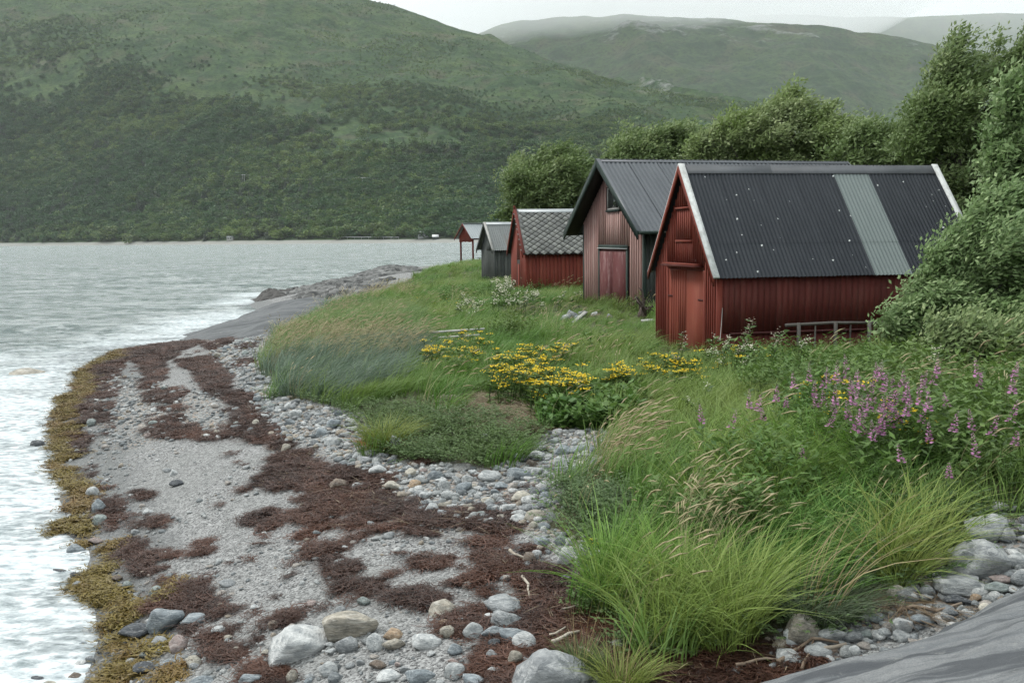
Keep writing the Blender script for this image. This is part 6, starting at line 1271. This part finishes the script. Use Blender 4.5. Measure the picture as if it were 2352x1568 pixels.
for i, (x, y, wp, dp, n, h, lab, hd) in enumerate([(1150, 650, 50, 34, 60, 1.0, 'white flowering bush between the dark grey shed and the slate-roofed boathouse', .11), (1205, 676, 70, 16, 44, .75, 'white flowers against the front of the slate-roofed boathouse', .09), (1075, 690, 60, 22, 40, .6, 'cream flower patch in the far meadow before the dark grey shed', .09), (1290, 676, 90, 14, 16, .6, 'few pale flower stems along the slate-roofed boathouse wall', .06), (1665, 790, 110, 34, 46, .6, 'white meadowsweet in front of the near boathouse corner', .06), (1600, 900, 60, 20, 10, .45, 'few small white flowers in the grass below the near boathouse', .05), (2140, 800, 30, 60, 14, .7, 'white flower spikes in front of the willow bush', .05), (1845, 790, 40, 24, 14, .55, 'pale flower plume by the middle of the wooden rail', .06)]):
    tansy(lab, x, y, wp, dp, max(6, int(n*.55)), h, 940+i, 'whi', hd*.7, 'stem', 'flower', 'meadowsweet', True)
for i, (x, y, lab) in enumerate([(1718, 748, 'dried brown umbel left of the wooden rail'), (1778, 757, 'tall dried umbel at the left end of the wooden rail'), (1548, 778, 'dried pale thistle head before the near boathouse door')]):
    tansy(lab, x, y, 26, 8, 4, .85, 970+i, 'umb', .05, 'stem', 'flower', 'dried_umbel', True)
for i, (x, y) in enumerate([(1353, 1246), (1367, 1238), (1497, 1303)]):
    tansy(('left', 'right', 'single')[i]+' small yellow flower at the edge of the foreground grass', x, y, 8, 4, 2, .3, 980+i, 'yel', .012)
# ------------------------------------------------------------------ far shore
_hp = proj(HV.reshape(-1, 3)); _hv = HV.reshape(-1, 3); _okh = (HT.ravel() >= 0) & (HT.ravel() < 1)
def hill_at(px, py):
    d = (_hp[:, 0]-px)**2+((_hp[:, 1]-py)*2)**2; d = np.where(_okh, d, 1e12); return _hv[np.argmin(d)].copy()
M['hwhite'] = paint_mat('far_white_house', (.55, .56, .55), (.60, .61, .60), (.4, .4, .4), .3); M['hgrey'] = paint_mat('far_grey_roof', (.20, .205, .21), (.26, .265, .27), (.15, .15, .15), .3)
def far_house(px, py, wid, dep, hw_, hr_, lab, mats, yaw=.1):
    p = hill_at(px, py); T = thing('house', lab, 'house', p, yaw); body(T, -wid/2, wid/2, -dep/2, dep/2, -3, hw_, hr_-.3, mats[0])
    for sg in (-1, 1):
        ya = sg*(dep/2+.5); dk = [(-wid/2-.4, ya, hw_-.3), (wid/2+.4, ya, hw_-.3), (wid/2+.4, 0, hr_), (-wid/2-.4, 0, hr_)]; hexa('roof', dk+[(a, b, c_+.25) for a, b, c_ in dk], mats[1], T)
    for x in np.arange(-wid/2+1.2, wid/2-1, 2.6): box('window', x, x+1.1, -dep/2-.06, -dep/2+.02, 1., 2.3, M['glass'], T)
far_house(972, 545, 9, 6, 3, 5.4, 'white house among the trees on the far shore, left of the shelter', (M['hwhite'], M['hgrey'])); far_house(990, 541, 7, 5, 2.8, 4.8, 'grey-roofed house directly behind the white one on the far shore', (M['hwhite'], M['zinc'])); far_house(1003, 549, 5, 4, 2.2, 3.8, 'small boathouse at the far water edge just left of the shelter', (M['greydk'], M['hwhite'])); far_house(530, 550, 7, 4, 2.4, 3.8, 'low grey shed on the far shore beyond the middle of the water', (M['grey'], M['zinc']), -.1)
p = hill_at(778, 549); T = thing('flagpole', 'thin white flagpole on the far shore', 'pole', p); m_ = MB(); m_.tube([(0, 0, -1), (0, 0, 11)], [.16, .1], 6); m_.build('pole', M['hwhite'], T); m_ = MB(); m_.tube([(0, 0, 11), (0, 0, 11.3)], [.2, .2], 6); m_.build('knob', M['hwhite'], T)
a, b = hill_at(785, 549), hill_at(915, 549); T = thing('guard_rail', 'long white road rail along the far shore right of the flagpole', 'rail', a); d = b-a; a0 = np.array([0, 0, 1.6]); m_ = MB(); m_.tube([a0, d*.5+[0, 0, 1.6], d+[0, 0, 1.6]], [.22, .22, .22], 5); m_.build('rail', M['hwhite'], T)
for k_ in range(9): q = d*k_/8; m_ = MB(); m_.tube([q+[0, 0, -1], q+[0, 0, 1.5]], [.1, .1], 5); m_.build('post', M['hwhite'], T)
pol = []
for px, py, lab in ((558, 424, 'left wooden power pole on the wooded hillside'), (835, 434, 'middle wooden power pole on the wooded hillside'), (1100, 430, 'right wooden power pole on the hillside near the round willow'), (300, 418, 'far left power pole faint on the wooded hillside')):
    p = hill_at(px, py); T = thing('power_pole', lab, 'power pole', p); hgt_ = 13.
    for x in (-1., 1.): m_ = MB(); m_.tube([(x, 0, -2), (x, 0, hgt_)], [.2, .16], 6); m_.build('post', M['hwhite'], T)
    box('crossarm', -2.6, 2.6, -.15, .15, hgt_-1., hgt_-.7, M['hwhite'], T); pol.append(p+[0, 0, hgt_-.6])
pol.sort(key=lambda q: q[0])
for i, (a, b) in enumerate(zip(pol[:-1], pol[1:])):
    T = thing('power_line', ('left', 'middle', 'right')[i]+' span of power line sagging between poles on the hillside', 'power line', a)
    for x in (-2.3, 0, 2.3):
        m_ = MB(); m_.tube([(b-a)*t+[x, 0, -3.5*4*t*(1-t)] for t in np.linspace(0, 1, 9)], [.03]*9, 4); m_.build('wire', M['hgrey'], T)
def shore_tree(px, py, size, wide, lab, me, tint):
    p = hill_at(px, py); T = thing('shore_tree', lab, 'tree', p); o = add('crown', me, None, T); o.scale = (size*wide, size*wide, size); m_ = MB(); m_.tube([(0, 0, -1), (0, 0, size*.5)], [.25, .12], 6); m_.build('trunk', M['bark'], T)
SHT = plain('pale_shore_leaf', (.07, .11, .035), (.15, .19, .06)); fk2 = []
for i in range(3): q = far_tree(540+i); q.materials.clear(); q.materials.append(SHT); fk2.append(q)
DSP = plain('dark_spruce_needle', (.012, .024, .015), (.022, .04, .024)); sp2 = far_tree(545, True); sp2.materials.clear(); sp2.materials.append(DSP)
shore_tree(245, 556, 17, 1.5, 'large pale round tree on the far shore at the left', fk2[0], 0); shore_tree(310, 556, 14, 1.4, 'pale round tree on the far shore right of the largest one', fk2[1], 0); shore_tree(810, 545, 12, 1.3, 'pale round tree on the far shore beside the flagpole', fk2[2], 0); shore_tree(563, 520, 16, 1.5, 'dark pointed spruce in the middle of the far shore', sp2, 0); shore_tree(850, 546, 12, 1.4, 'round pale tree on the far shore above the white rail', fk2[0], 0)
